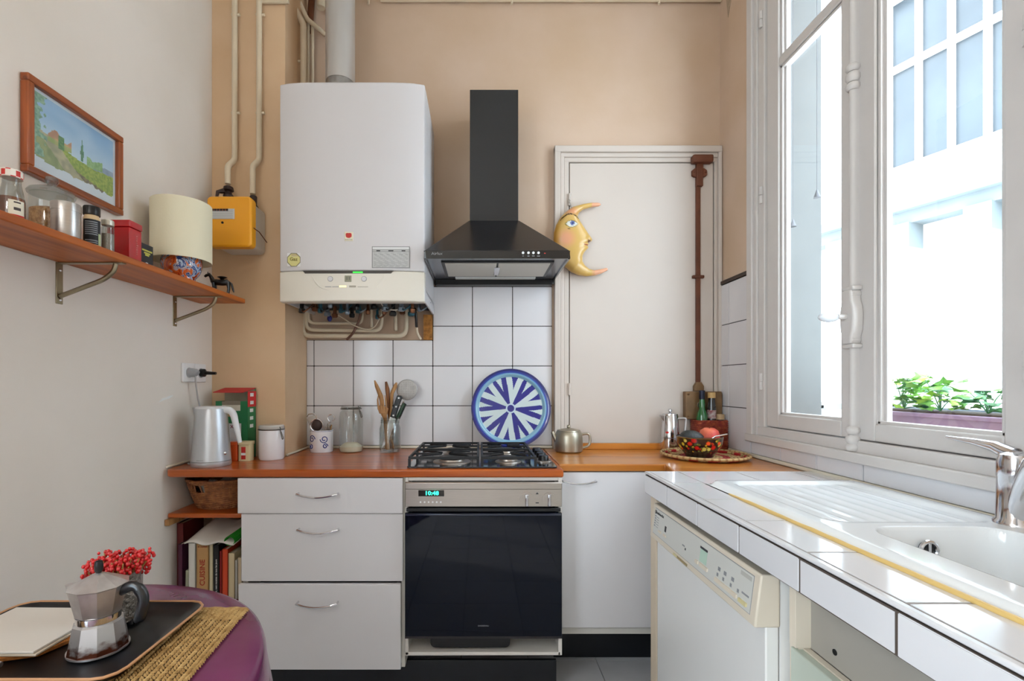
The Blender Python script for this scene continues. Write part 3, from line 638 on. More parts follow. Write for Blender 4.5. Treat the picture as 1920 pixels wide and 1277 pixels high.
# ------------------------------------------------------------------ drawer unit
YD = 1.824
du = thing('drawer_unit', 'grey three-drawer base unit left of the oven', 'drawer unit', (-.605, 2.0, .14))
build(MB().box(-.91, -.892, YD + .022, 2.15, .142, .868).box(-.30, -.287, YD + .012, 2.15, .142, .868).box(-.9, -.29, 2.13, 2.15, .142, .868).box(-.9, -.29, YD + .04, 2.15, .142, .16), 'carcass', M_drawer_edge, du, smooth=0)
for k, (x0, x1, z0, z1, hz, yy) in enumerate(((-.919, -.293, .733, .867, .806, -.006), (-.908, -.2925, .4735, .7305, .670, 0), (-.915, -.3, .142, .466, .396, -.008))):
    d = box('drawer', M_drawer, du, x0, x1, YD + yy, YD + yy + .018, z0, z1, bevel=.0025)
    box('drawer_box', M_black, du, x0 + .04, x1 - .03, YD + .02, 2.1, z0 + .02, z1 - .03)
    xc = -.612; yf = YD + yy
    hp = [(xc - .075, yf + .002, hz + .004)] + [(xc - .075 + .15 * t, yf - .022 - .008 * math.sin(PI * t), hz + .004 - .01 * math.sin(PI * t)) for t in [i / 12 for i in range(13)]] + [(xc + .075, yf + .002, hz + .004)]
    o = build(MB().tube(hp, .0042, 8), 'handle', M_chrome, d); o.location = -world_loc(d)
pb = tag(box('plinth', M_plinth, None, -.90, .30, 1.885, 1.9, .0, .139, bevel=.002), 'black plinth board below the drawers and oven', 'plinth')
# ------------------------------------------------------------------ oven and its housing
oh = thing('oven_housing', 'white built-in housing around the oven with open slot below', 'oven housing', (.012, 2.0, .19))
M_hs = mat('housing_laminate', '#e8e2da', .35)
build(MB().box(-.284, -.2725, 1.826, 2.1, .192, .868).box(.298, .312, 1.826, 2.1, .192, .868).box(-.2725, .298, 1.83, 2.1, .855, .868).box(-.284, .305, 1.826, 2.1, .192, .204).box(-.2725, .298, 1.86, 2.1, .252, .2625), 'frame', M_hs, oh, smooth=0, bevel=.001)
box('back_panel', M_drawer_edge, oh, -.2725, .298, 2.02, 2.03, .204, .252)
build(MB().prism(rrect(-.19, .115, .214, .262, .018, 4), 1.84, 1.99, 'y'), 'vent_duct', M_black, oh)
OX0, OX1 = -.2705, .2965
ov = thing('oven', 'built-in oven with black glass door and steel control panel', 'oven', (.013, 2.0, .264))
box('body', M_black, ov, OX0 + .01, OX1 - .01, 1.84, 2.098, .265, .852)
ofy = 1.812
box('control_panel', M_steelh, ov, -.2825, .3095, ofy, 1.8245, .760, .853, bevel=.002)
box('panel_ridge', M_steelh, ov, -.2825, .3095, ofy - .004, ofy + .004, .826, .852, bevel=.003)
box('display', mat('display_black', '#14110f', .15, coat=.6), ov, -.2325, -.1355, ofy - .001, ofy + .004, .800, .823)
text('clock_digits', '10:48', .021, (-.182, ofy - .0016, .8115), 'F', mat('green_digits', '#2fe0b8', .4, emit='#2ff0c4', es=3.0), ov, sx=1.15, bold=.0004)
for k in range(6): build(MB().cyl((-.2245 + k * .0153, ofy - .001, .778), (-.2245 + k * .0153, ofy + .003, .778), .0035, 10), 'button', M_txtw, ov)
for x in (.1755, .260):
    kb = build(MB().cyl((x, ofy - .005, .788), (x, ofy + .001, .788), .026, 32), 'dial', M_steelh, ov)
    o = box('grip', M_chrome, kb, x - .006, x + .006, ofy - .02, ofy - .004, .765, .811, bevel=.003); o.location = -world_loc(kb)
build(MB().prism([(.210, .808), (.222, .808), (.216, .815)], ofy - .0008, ofy + .001, 'y'), 'symbol', M_txt, ov); box('symbol', M_txt, ov, .210, .222, ofy - .0008, ofy + .001, .7735, .777)
dr = box('door', M_gloss, ov, -.2825, .3085, 1.806, 1.8225, .2675, .738, bevel=.002)
for nm, a, b_, mt in (('door_top_rail', .741, .755, M_black), ('handle', .729, .7365, mat('dark_blue_handle', '#141c33', .15, coat=.6))):
    o = box(nm, mt, dr, -.279, .305, 1.80 if nm == 'handle' else 1.812, 1.8225 if nm != 'handle' else 1.812, a, b_, bevel=.002); o.location = -world_loc(dr)
o = box('lower_trim', mat('dark_trim', '#2a2527', .35), dr, -.2825, .3085, 1.8055, 1.822, .266, .274); o.location = -world_loc(dr)
o = text('lettering', 'GAGGENAU', .0075, (.0125, 1.8055, .314), 'F', M_txtg, dr); o.location = -world_loc(dr)
# ------------------------------------------------------------------ hob
hb = thing('gas_hob', 'black four-burner gas hob set in the wooden worktop', 'hob', (.008, 2.09, .9))
build(MB().prism(rrect(-.282, .298, 1.842, 2.335, .012, 4), .9005, .907), 'tray', mat('hob_enamel', '#1c2530', .12, coat=.7), hb, bevel=.002)
M_burn = mat('burner_cap', '#2e2a29', .5, var=.4, scale=30)
for x, y, r in ((-.115, 1.965, .052), (-.115, 2.21, .038), (.115, 1.965, .036), (.115, 2.21, .042)):
    b0 = build(MB().lathe([(r * 1.5, 0), (r * 1.45, .003), (r * 1.05, .006), (r, .012)], (x, y, .907), 28), 'burner', M_steelh, hb)
    o = build(MB().lathe([(r * .95, .012), (r, .016), (r * .95, .022), (r * .3, .025), (0, .025)], (x, y, .907), 28), 'cap', M_burn, b0); o.location = -world_loc(b0)
for x0, x1 in ((-.276, -.004), (.004, .218)):
    g = MB()
    for y in (1.852, 2.085, 2.095, 2.322):
        g.box(x0, x1, y - .004, y + .004, .934, .944)
    for x in (x0 + .004, x1 - .004): g.box(x - .004, x + .004, 1.852, 2.322, .934, .944)
    xc = (x0 + x1) / 2
    for y in (1.965, 2.21):
        for a in (45, 135, 225, 315):
            c, s_ = math.cos(math.radians(a)), math.sin(math.radians(a))
            g.tube([(xc + c * .022, y + s_ * .022, .941), (xc + c * .09 * (1.3 if x1 < 0 else 1), y + s_ * .085, .941), (xc + c * .1 * (1.35 if x1 < 0 else 1.05), y + s_ * .105, .938)], .0045, 6)
        g.box(x0, xc - .03, y - .004, y + .004, .935, .943).box(xc + .03, x1, y - .004, y + .004, .935, .943)
    for x in (x0 + .004, x1 - .004):
        for y in (1.852, 2.085, 2.322): g.box(x - .005, x + .005, y - .005, y + .005, .907, .936)
    build(g, 'pan_support', M_iron, hb, smooth=30)
build(MB().prism(rrect(.232, .29, 1.93, 2.25, .02, 5), .907, .912), 'control_strip', M_steelh, hb, bevel=.001)
for k in range(4):
    y = 1.975 + k * .075
    kn = build(MB().lathe([(.022, 0), (.021, .016), (.018, .02), (0, .02)], (.261, y, .912), 24), 'knob', M_black, hb)

# ------------------------------------------------------------------ corner base cabinet
bc = thing('base_cabinet', 'pale grey corner cabinet right of the oven', 'cabinet', (.55, 2.2, .2))
box('carcass', M_drawer_edge, bc, .33, 1.19, 1.968, 2.40, .2, .868)
d = box('door', M_drawer, bc, .332, .93, 1.947, 1.966, .205 + .03, .866, bevel=.002)
hp = [(.334, 1.949, .832)] + [(.336 + .13 * t, 1.925 - .008 * math.sin(PI * t), .832 - .008 * math.sin(PI * t)) for t in [i / 10 for i in range(11)]] + [(.468, 1.949, .832)]
o = build(MB().tube(hp, .004, 8), 'handle', M_chrome, d); o.location = -world_loc(d)
tag(box('plinth', M_plinth, None, .33, 1.1, 2.15, 2.165, 0, .199, bevel=.001), 'black plinth board under the corner cabinet', 'plinth')
# ------------------------------------------------------------------ tiled worktop
XE, YE = .60, 1.742
tw = thing('tiled_worktop', 'white tiled worktop holding the sink under the window', 'worktop', (.9, .8, .828))
SX0, SX1, SY0, SY1 = .715, 1.185, .38, 1.525
base = MB().box(XE + .006, SX0 + .03, -.4, YE, .83, .898).box(SX0, XR - .008, SY1 - .03, YE, .83, .898).box(SX1 - .03, XR - .008, -.4, SY1, .83, .898).box(SX0, SX1, -.4, SY0 + .03, .83, .898)
build(base, 'core', M_grout, tw, smooth=0)
build(MB().box(XE - .0006, XE + .0065, -.4, YE - .001, .83, .8955), 'grout_joints', mat('brown_grout', '#564a42', .9), tw, smooth=0)
build(MB().box(XE + .011, SX0, -.4, YE - .001, .898, .9053).box(SX0, XR - .011, SY1 + .004, YE - .001, .898, .9053), 'grout_joints', mat('pale_grout', '#a39c98', .9), tw, smooth=0)
yt = [YE, 1.537, 1.322, 1.110, .900, .690, .48, .27, .06, -.15, -.36]
for a, b in zip(yt, yt[1:]):
    tile(tw, 'x', b, a, .829, .896, XE + .006, .008, M_tile2)
    tile(tw, 'z', XE + .012, SX0 - .001 if a < SY1 + .1 else SX0, b, a, .9065, .008, M_tile2)
x_ = [SX0, .92, 1.13, XR - .01]
for a, b in zip(x_, x_[1:]):
    tile(tw, 'z', a, b, SY1 + .003, YE, .9065, .008, M_tile2)
build(MB().box(XE - .003, XE + .011, -.4, YE, .8985, .9075), 'edge_strip', M_tile2, tw, smooth=0, bevel=.003)
build(MB().box(XE + .011, XR - .01, YE - .001, YE + .002, .83, .9065), 'end_strip', M_tile2, tw, smooth=0)
# sink
sk = thing('ceramic_sink', 'white ceramic sink with ridged drainer and deep bowl', 'sink', (.95, .95, .90))
def sdr(x, y, x0, x1, y0, y1, r):
    qx = abs(x - (x0 + x1) / 2) - (x1 - x0) / 2 + r; qy = abs(y - (y0 + y1) / 2) - (y1 - y0) / 2 + r
    return math.hypot(max(qx, 0), max(qy, 0)) + min(max(qx, qy), 0) - r
def sm(t): t = max(0, min(1, t)); return t * t * (3 - 2 * t)
def sink_h(x, y):
    z = .922
    e = -sdr(x, y, SX0, SX1, SY0, SY1, .04); z -= .014 * (1 - sm(e / .018))
    d_ = -sdr(x, y, SX0 + .05, SX1 - .045, 1.045, SY1 - .04, .05); k = sm(d_ / .018); z -= .007 * k
    if d_ > .02:
        f = (x - (SX0 + .05)) / (SX1 - SX0 - .095); z += .0018 * sm((d_ - .02) / .02) * max(0, math.sin(f * 2 * PI * 8.5)) ** 2
    b_ = -sdr(x, y, .803, 1.09, .47, 1.012, .06); z -= .165 * sm(b_ / .022) + .012 * sm((b_ - .02) / .12)
    return z
def warp(n, a, b, knots):                          # denser near the bowl edges
    ys_ = set(np.linspace(a, b, n))
    for k in knots: ys_ |= set(np.linspace(max(a, k - .03), min(b, k + .03), 20))
    return sorted(ys_)
gx = warp(64, SX0, SX1, (.814, 1.079)); gy = warp(110, SY0, SY1, (.481, 1.001))
vs = [(x, y, sink_h(x, y)) for y in gy for x in gx]; nx_ = len(gx)
fs_ = [(j * nx_ + i, j * nx_ + i + 1, (j + 1) * nx_ + i + 1, (j + 1) * nx_ + i) for j in range(len(gy) - 1) for i in range(nx_ - 1)]
skm = MB().add(vs, fs_)
M_sink = mat('white_ceramic', '#eceded', .1, coat=.5)
build(skm, 'basin', M_sink, sk, smooth=80)
OVX, OVY, OVZ = wx(1738, 1.0), 1.0, .878
build(MB().tube(arc((OVX, OVY - .005, OVZ), .017, 0, 360, 28, 'xz')[:-1], .004, 8, True), 'overflow_ring', M_chrome, sk)
ovh = build(MB().cyl((OVX, OVY + .004, OVZ), (OVX, OVY - .004, OVZ), .015, 24), 'overflow_hole', M_black, sk)
o = box('overflow_bar', M_chrome, ovh, OVX - .003, OVX + .003, OVY - .008, OVY - .003, OVZ - .014, OVZ + .014, bevel=.001); o.location = -world_loc(ovh)
random.seed(3)
tag(build(MB().tube([(SX0 - .003 + random.uniform(-.001, .001), y, .909) for y in np.linspace(1.37, SY0, 30)], [.002 + .0028 * sm((1.37 - y) / .12) + random.uniform(-.0004, .0006) for y in np.linspace(1.37, SY0, 30)], 8), 'silicone_bead', mat('yellowed_silicone', '#e2bd74', .4), smooth=60), 'yellowed silicone bead along the front rim of sink', 'sealant')
# tap
tp = thing('mixer_tap', 'chrome single-lever mixer tap standing behind the sink', 'tap', (1.15, 1.03, .921))
build(MB().lathe([(.034, 0), (.034, .006), (.029, .012), (.0275, .1), (.0285, .104), (.0285, .135), (.025, .15), (.012, .158), (0, .159)], (1.147, 1.03, .9205), 32), 'body', M_chrome, tp)
build(MB().tube([(1.147, 1.03, 1.068), (1.149, 1.07, 1.082), (1.152, 1.12, 1.088), (1.157, 1.19, 1.091)], [.018, .013, .008, .0035], 12), 'lever', M_chrome, tp)
build(MB().tube(bend([(1.145, 1.02, .945), (1.125, .98, 1.035), (1.08, .92, 1.085), (1.0, .83, 1.07), (.975, .8, 1.03)], .06, 5), .0215, 16), 'spout', M_chrome, tp)
# ------------------------------------------------------------------ dishwasher, end panel, sink cabinet
M_dw = mat('dishwasher_enamel', '#eeebe7', .3, var=.02, scale=4); M_dwp = mat('dishwasher_plastic', '#e0d3c0', .4); M_dwi = mat('panel_insert', '#d5d3cc', .35)
tag(box('end_panel', mat('beige_panel', '#e0cdb4', .5), None, .618, 1.19, 1.685, 1.739, 0, .8285, bevel=.002), 'beige end panel at the far side of the dishwasher', 'panel')
dw = thing('dishwasher', 'ivory dishwasher built in below the tiled worktop', 'dishwasher', (.85, 1.35, 0))
DY0, DY1 = 1.03, 1.665
box('body', M_dw, dw, .645, 1.18, DY0 + .004, DY1 - .004, .02, .81)
box('door', M_dw, dw, .614, .643, DY0 + .002, DY1 - .002, .12, .70, bevel=.003)
box('kick_plate', M_dwp, dw, .64, .66, DY0 + .004, DY1 - .004, 0, .118)
cp = MB().hexa([(.589, DY0, .698), (.645, DY0, .698), (.645, DY1, .698), (.589, DY1, .698)], [(.604, DY0, .812), (.645, DY0, .812), (.645, DY1, .812), (.604, DY1, .812)])
cpo = build(cp, 'control_panel', M_dwp, dw, smooth=0, bevel=.004, seg=3)
TILT = math.atan2(.015, .114)
def dwp(t, z, off=0.0): return (.589 + (z - .698) * .015 / .114 - off, DY1 - t * (DY1 - DY0), z)   # t: 0 far .. 1 near
def dwq(name, t0, t1, z0, z1, m, off=.0012, th=.004):
    A, B, C_, D = dwp(t0, z0, off), dwp(t1, z0, off), dwp(t1, z1, off), dwp(t0, z1, off)
    q = MB().hexa([A, B, (B[0] + th, B[1], B[2]), (A[0] + th, A[1], A[2])], [D, C_, (C_[0] + th, C_[1], C_[2]), (D[0] + th, D[1], D[2])])
    o = build(q, name, m, cpo, smooth=0); o.location = -world_loc(cpo); return o
dwq('insert_edge', .035, .965, .7165, .801, M_txtg, .0006); dwq('insert', .037, .963, .718, .7995, M_dwi)
dwq('dark_window', .185, .205, .748, .766, M_txt, .0018); dwq('button', .18, .215, .733, .74, M_dwp, .004)
dwq('button', .115, .15, .733, .739, M_dwp, .004)
dwq('lcd', .575, .635, .745, .778, mat('lcd_green', '#bcd6c4', .35), .0018); dwq('lcd_mark', .57, .635, .7785, .784, M_txt, .0019)
dwq('button', .545, .57, .733, .742, M_dwp, .005); dwq('button', .585, .655, .733, .742, M_dwp, .005)
dwq('button', .72, .88, .728, .737, M_dwp, .005); dwq('button', .895, .945, .727, .735, mat('yellowed_plastic', '#d8ca98', .4), .005)
for t in (.725, .77, .825, .875): dwq('icon', t, t + .012, .742, .750, M_txtg, .0017)
for t in (.73, .775, .83): dwq('icon', t, t + .018, .757, .766, M_txtg, .0017)
dwq('icon', .905, .95, .748, .752, M_txtg, .0017); dwq('icon', .885, .955, .786, .795, mat('plate_grey', '#bdbab2', .4), .0017)
for r in range(5): dwq('icon', .045, .06, .742 + r * .008, .746 + r * .008, M_txtg, .0017); dwq('icon', .068, .10, .742 + r * .008, .7435 + r * .008, M_txtg, .0017)
dwq('icon', .40, .425, .749, .753, M_txtg, .0017); dwq('icon', .43, .44, .742, .748, M_txt, .0017)
o = text('lettering', 'Bauknecht', .013, dwp(.105, .789, .0022), (math.radians(90) - TILT, 0, math.radians(-90)), M_txt, cpo, sx=1.25); o.location = -world_loc(cpo)
o = build(MB().tube([dwp(.05 + .0095 * math.cos(a), .789 + .0058 * math.sin(a), .0022) for a in [2 * PI * i / 16 for i in range(16)]], .0008, 5, True), 'logo_ring', M_txt, cpo); o.location = -world_loc(cpo)
dwq('grip_recess', .36, .47, .703, .709, mat('grip_brown', '#a08c66', .6), .0012); dwq('grip_mark', .315, .36, .703, .709, mat('yellowed_plastic', '#d8ca98', .4), .0012)
sc_ = thing('sink_cabinet', 'grey sink cabinet with pale green door under the worktop', 'cabinet', (.9, .6, 0))
M_sc = mat('sink_fascia', '#a8a196', .45, var=.08, scale=6)
box('post', M_dwp, sc_, .652, .70, .992, 1.012, .676, .828, bevel=.001); box('fascia', M_sc, sc_, .684, .70, -.4, .992, .676, .828)
box('side', M_dwp, sc_, .66, 1.18, .995, 1.022, 0, .675); box('carcass', M_sc, sc_, .70, 1.18, -.4, .99, .1, .675)
box('door', mat('pale_green_laminate', '#c3cabb', .4), sc_, .652, .67, .55, 1.008, .1, .672, bevel=.002); box('door', mat('pale_green_laminate', '#c3cabb', .4), sc_, .652, .67, -.3, .546, .1, .672, bevel=.002)
box('top_edge', M_dwp, sc_, .6705, .684, -.4, .995, .655, .674)
build(MB().cyl((.683, .925, .705), (.69, .925, .705), .006, 10), 'screw_hole', M_black, sc_)
# ------------------------------------------------------------------ wall shelf on the left
SZ = 1.59; SF = -1.01
tag(build(MB().box(XL + .001, SF, .5, 2.066, 1.57, SZ), 'wall_shelf', M_shelf, smooth=0, bevel=.003), 'long orange wooden shelf on the left wall', 'shelf')
for k, Y in enumerate((1.373, 1.893)):
    t = thing('shelf_bracket', ('brass coloured shelf bracket below the steel canister', 'brass coloured shelf bracket below the lamp')[k], 'bracket', (XL + .01, Y, 1.455), 'shelf brackets')
    box('wall_leg', M_brass, t, XL, XL + .003, Y - .011, Y + .011, 1.452, 1.5695, bevel=.001)
    box('arm', M_brass, t, XL + .003, -1.018, Y - .009, Y + .009, 1.5665, 1.5695, bevel=.001)
    build(MB().tube(bend([(XL + .004, Y, 1.474), (XL + .13, Y, 1.522), (XL + .158, Y, 1.545), (XL + .163, Y, 1.567)], .03, 6), [.0065] * 16, 10), 'brace', M_brass, t)
    for z in (1.463, 1.548): build(MB().ball((XL + .004, Y, z), .0045), 'screw', M_chrome, t)
# --- things on the shelf
def jar_text(): pass
t = thing('syrup_bottle', 'glass bottle of brown syrup with red checked lid on shelf', 'bottle', (-1.08, 1.107, SZ))
t.scale = (0.72, 0.72, 1)
c = (-1.08, 1.107, SZ)
build(MB().lathe([(.0, .002), (.031, .002), (.0335, .008), (.033, .055), (.027, .08), (.0235, .092), (.0235, .108)], c, 28), 'glass', M_jar2, t)
build(MB().lathe([(0, .003), (.030, .003), (.0325, .01), (.032, .056), (.031, .06), (0, .06)], c, 28), 'syrup', mat('brown_syrup', '#9a4b12', .25, c2='#6d2c08', scale=12, coat=.5), t)
def ging(u, v): return (.8, .2, .18) if (int(u * 14) + int(v * 8)) % 3 == 0 else (.93, .9, .86)
lid = MB().lathe([(.0275, .106), (.0285, .108), (.0285, .121), (.026, .124), (0, .124)], c, 28); lid.fc = [ging((k % 28) / 28, (k // 28) / 4) for k in range(4 * 28)] + [(.93, .9, .86)] * 1
build(lid, 'lid', V_print, t, smooth=0)
def lab1(u, v): return (.75, .13, .1) if v < .28 else ((.25, .22, .22) if .45 < v < .9 and .3 < u < .75 and int(v * 22) % 2 else (.9, .88, .8))
def wrap(name, c, r, z0, z1, a0, a1, nu, nv, fn, m, parent):
    a0, a1 = math.radians(a0), math.radians(a1)
    return build(MB().grid(lambda u, v: (c[0] + r * math.cos(a0 + (a1 - a0) * u), c[1] + r * math.sin(a0 + (a1 - a0) * u), c[2] + z0 + (z1 - z0) * v), nu, nv, fn), name, m, parent, smooth=0)
wrap('label', c, .0342, .006, .052, -60, 10, 16, 14, lab1, V_print, t)
t = thing('cereal_jar', 'large glass jar of puffed grain with knobbed glass lid', 'jar', (-1.135, 1.272, SZ)); c = (-1.135, 1.272, SZ)
t.scale = (0.78, 0.78, 1)
build(MB().lathe([(0, .002), (.056, .002), (.06, .01), (.06, .125), (.057, .132)], c, 36), 'glass', M_jar, t)
build(MB().lathe([(0, .003), (.0565, .003), (.0575, .01), (.0575, .088), (.04, .094), (0, .092)], c, 36), 'grain', mat('puffed_grain', '#c79a63', .8, c2='#8d5a2c', scale=90, bump=1.0, bscale=140), t)
build(MB().lathe([(.064, .131), (.066, .135), (.062, .141), (.03, .152), (.012, .155), (.012, .16), (.019, .168), (.017, .178), (0, .181)], c, 36), 'lid', M_jar2, t)
t = thing('steel_canister', 'brushed steel lidded canister on shelf', 'canister', (-1.045, 1.212, SZ)); c = (-1.045, 1.212, SZ)
t.scale = (0.77, 0.77, 1)
build(MB().lathe([(0, .001), (.037, .001), (.0385, .003), (.0385, .066)], c, 36), 'body', M_steel, t)
build(MB().lathe([(.040, .066), (.0402, .084), (.039, .0865), (0, .087)], c, 36), 'lid', M_steel, t)
t = thing('spice_jar', 'spice jar with black cap and black label on shelf', 'spice jar', (-1.05, 1.298, SZ)); c = (-1.05, 1.298, SZ)
t.scale = (0.8, 0.8, 1)
build(MB().lathe([(0, .001), (.022, .001), (.0235, .004), (.0235, .078), (.02, .087)], c, 28), 'body', mat('spice_fill', '#d8b98c', .3, coat=.5), t)
build(MB().lathe([(.0235, .088), (.024, .09), (.024, .108), (.0225, .111), (0, .111)], c, 28), 'cap', M_black, t)
def lab2(u, v):
    if u > .78 and v < .45: return (.72, .78, .6)
    if .12 < u < .75 and (.35 < v < .92 or v < .2) and int(v * 24) % 2: return (.55, .56, .58)
    return (.05, .06, .09)
wrap('label', c, .0242, .008, .074, -115, 25, 24, 24, lab2, V_print, t)
t = thing('glass_spice_jar', 'small plain glass jar with pale lid beside red tin', 'spice jar', (-1.05, 1.354, SZ)); c = (-1.05, 1.354, SZ)
t.scale = (0.8, 0.8, 1)
build(MB().lathe([(0, .001), (.0185, .001), (.0195, .004), (.0195, .072), (.0165, .08)], c, 24), 'glass', M_jar2, t)
build(MB().lathe([(0, .003), (.0175, .003), (.0175, .055), (0, .055)], c, 24), 'contents', mat('grey_salt', '#bdb5ab', .8, bump=.5, bscale=200), t)
build(MB().lathe([(.0185, .079), (.019, .082), (.019, .092), (.017, .094), (0, .094)], c, 24), 'lid', mat('pale_metal_lid', '#cfcabd', .35, metal=.5), t)
t = thing('red_tea_tin', 'glossy red rectangular tin on shelf', 'tin', (-1.085, 1.465, SZ))
M_tin = mat('red_tin', '#b8101a', .25, coat=.4)
box('body', M_tin, t, -1.119, -1.05, 1.438, 1.49, SZ + .001, 1.694, bevel=.002); box('lid', M_tin, t, -1.1205, -1.0485, 1.4365, 1.4915, 1.695, 1.7155, bevel=.002)
for k in range(9): box('print_mark', mat('pink_print', '#d98a84', .5), t, -1.05, -1.0493, 1.467, 1.470 + (.003 if k == 4 else 0), 1.618 + k * .0068, 1.6215 + k * .0068)
t = thing('black_tea_box', 'small black carton with yellow lettering beside the lamp', 'box', (-1.09, 1.53, SZ))
box('carton', mat('black_carton', '#121420', .4), t, -1.125, -1.062, 1.502, 1.56, SZ + .001, 1.668, bevel=.001)
for a, b, z in ((1.508, 1.554, 1.645), (1.517, 1.545, 1.637), (1.522, 1.54, 1.631)): box('print_mark', mat('yellow_print', '#cfc95a', .5), t, -1.062, -1.0614, a, b, z, z + .005)
box('print_mark', M_txtw, t, -1.062, -1.0614, 1.525, 1.535, 1.603, 1.61)
# lamp
t = thing('table_lamp', 'lamp with cream drum shade and multicoloured glass ball base', 'lamp', (-1.087, 1.749, SZ)); c = (-1.087, 1.749, SZ)
t.scale = (0.87, 0.87, 1)
mm = bpy.data.materials.new('marbled_glass'); mm.use_nodes = True; nt = mm.node_tree; b = nt.nodes['Principled BSDF']; b.inputs['Roughness'].default_value = .08; b.inputs['Coat Weight'].default_value = .6
tc = nt.nodes.new('ShaderNodeTexCoord'); nz = nt.nodes.new('ShaderNodeTexNoise'); nz.inputs['Scale'].default_value = 26; nz.inputs['Detail'].default_value = 4; nz.inputs['Distortion'].default_value = 1.2
nt.links.new(tc.outputs['Object'], nz.inputs['Vector']); rp = nt.nodes.new('ShaderNodeValToRGB'); rp.color_ramp.interpolation = 'CONSTANT'
for p, h in ((.0, '#b23a14'), (.37, '#d8672c'), (.45, '#b9b4bc'), (.5, '#24407f'), (.545, '#a8bdd8'), (.59, '#c4521f'), (.66, '#8f2a12')):
    e = rp.color_ramp.elements.new(p) if p else rp.color_ramp.elements[0]; e.color = S(h)
rp.color_ramp.elements[-1].color = S('#e0c9a8')
nt.links.new(nz.outputs['Fac'], rp.inputs[0]); nt.links.new(rp.outputs[0], b.inputs['Base Color'])
build(MB().lathe([(0, .001), (.04, .001), (.05, .004)] + [(.0765 * math.sin(a), .072 - .0705 * math.cos(a)) for a in [math.radians(x) for x in range(42, 172, 8)]] + [(.012, .144), (.012, .17)], c, 36), 'base', mm, t)
build(MB().tube([(c[0], c[1], SZ + .15), (c[0], c[1], SZ + .23)], .01, 12), 'bulb_holder', M_txtw, t)
sh = mat('cream_shade', '#e8dfc2', .8, bump=.1, bscale=120)
build(MB().shell([(.1125, .079), (.1125, .288), (.1105, .288), (.1105, .079), (.1125, .079)], c, 48), 'shade', sh, t)
# black animal figurine, saddled
t = thing('animal_figurine', 'small black figurine of a saddled animal at shelf end', 'figurine', (-1.045, 1.93, SZ))
M_fig = mat('black_wood_carving', '#101013', .3, coat=.3)
x0 = -1.045; y0 = 1.93
def F(a, z): return (x0 + a * .94, y0 + a * .2, SZ + z)
fg = MB().tube([F(-.03, .045), F(-.015, .043), F(.01, .041), F(.028, .044), F(.036, .04)], [.008, .0125, .0115, .0125, .006], 12)
fg.tube([F(-.026, .044), F(-.034, .062), F(-.042, .073), F(-.053, .068), F(-.059, .063)], [.0105, .0075, .007, .0055, .004], 10)
fg.tube([F(-.046, .074), F(-.047, .084)], [.003, .0008], 6)
for a, dy in ((-.022, .006), (-.024, -.006), (.03, .006), (.032, -.006)):
    fg.tube([(F(a, .04)[0], F(a, 0)[1] + dy, SZ + .04), (F(a + .003, 0)[0], F(a, 0)[1] + dy, SZ + .018), (F(a, 0)[0], F(a, 0)[1] + dy, SZ + .0005)], [.0065, .004, .0035], 8)
fg.tube([F(.036, .046), F(.044, .038), F(.05, .015), F(.053, .004)], [.003, .0045, .004, .002], 8)
build(fg, 'body', M_fig, t, smooth=60)
build(MB().lathe([(0, .053), (.006, .053), (.009, .058), (.019, .063), (.014, .066), (0, .067)], (F(.008, 0)[0], F(.008, 0)[1], SZ), 16), 'saddle', M_fig, t)

# ------------------------------------------------------------------ framed landscape
pf = thing('framed_picture', 'framed watercolour of a vineyard landscape on the left wall', 'picture', (XL + .01, 1.42, 1.78))
PY0, PY1, PZ0, PZ1 = 1.255, 1.592, 1.780, 2.04
fw = .02
box('frame_rail', M_frame, pf, XL + .001, XL + .024, PY0, PY1, PZ1 - fw, PZ1, bevel=.003); box('frame_rail', M_frame, pf, XL + .001, XL + .024, PY0, PY1, PZ0, PZ0 + fw, bevel=.003)
box('frame_stile', M_framev, pf, XL + .001, XL + .0235, PY0, PY0 + fw, PZ0 + fw, PZ1 - fw, bevel=.003); box('frame_stile', M_framev, pf, XL + .001, XL + .0235, PY1 - fw, PY1, PZ0 + fw, PZ1 - fw, bevel=.003)
def mixc(a, b, t): t = max(0, min(1, t)); return tuple(x * (1 - t) + y * t for x, y in zip(a, b))
rngp = np.random.RandomState(4); NZ = rngp.rand(64, 64)
def nz2(x, y):
    xi, yi = int(math.floor(x)), int(math.floor(y)); fx, fy_ = x - xi, y - yi; fx = fx * fx * (3 - 2 * fx); fy_ = fy_ * fy_ * (3 - 2 * fy_)
    g = lambda i, j: NZ[(xi + i) % 64, (yi + j) % 64]
    return (g(0, 0) * (1 - fx) + g(1, 0) * fx) * (1 - fy_) + (g(0, 1) * (1 - fx) + g(1, 1) * fx) * fy_
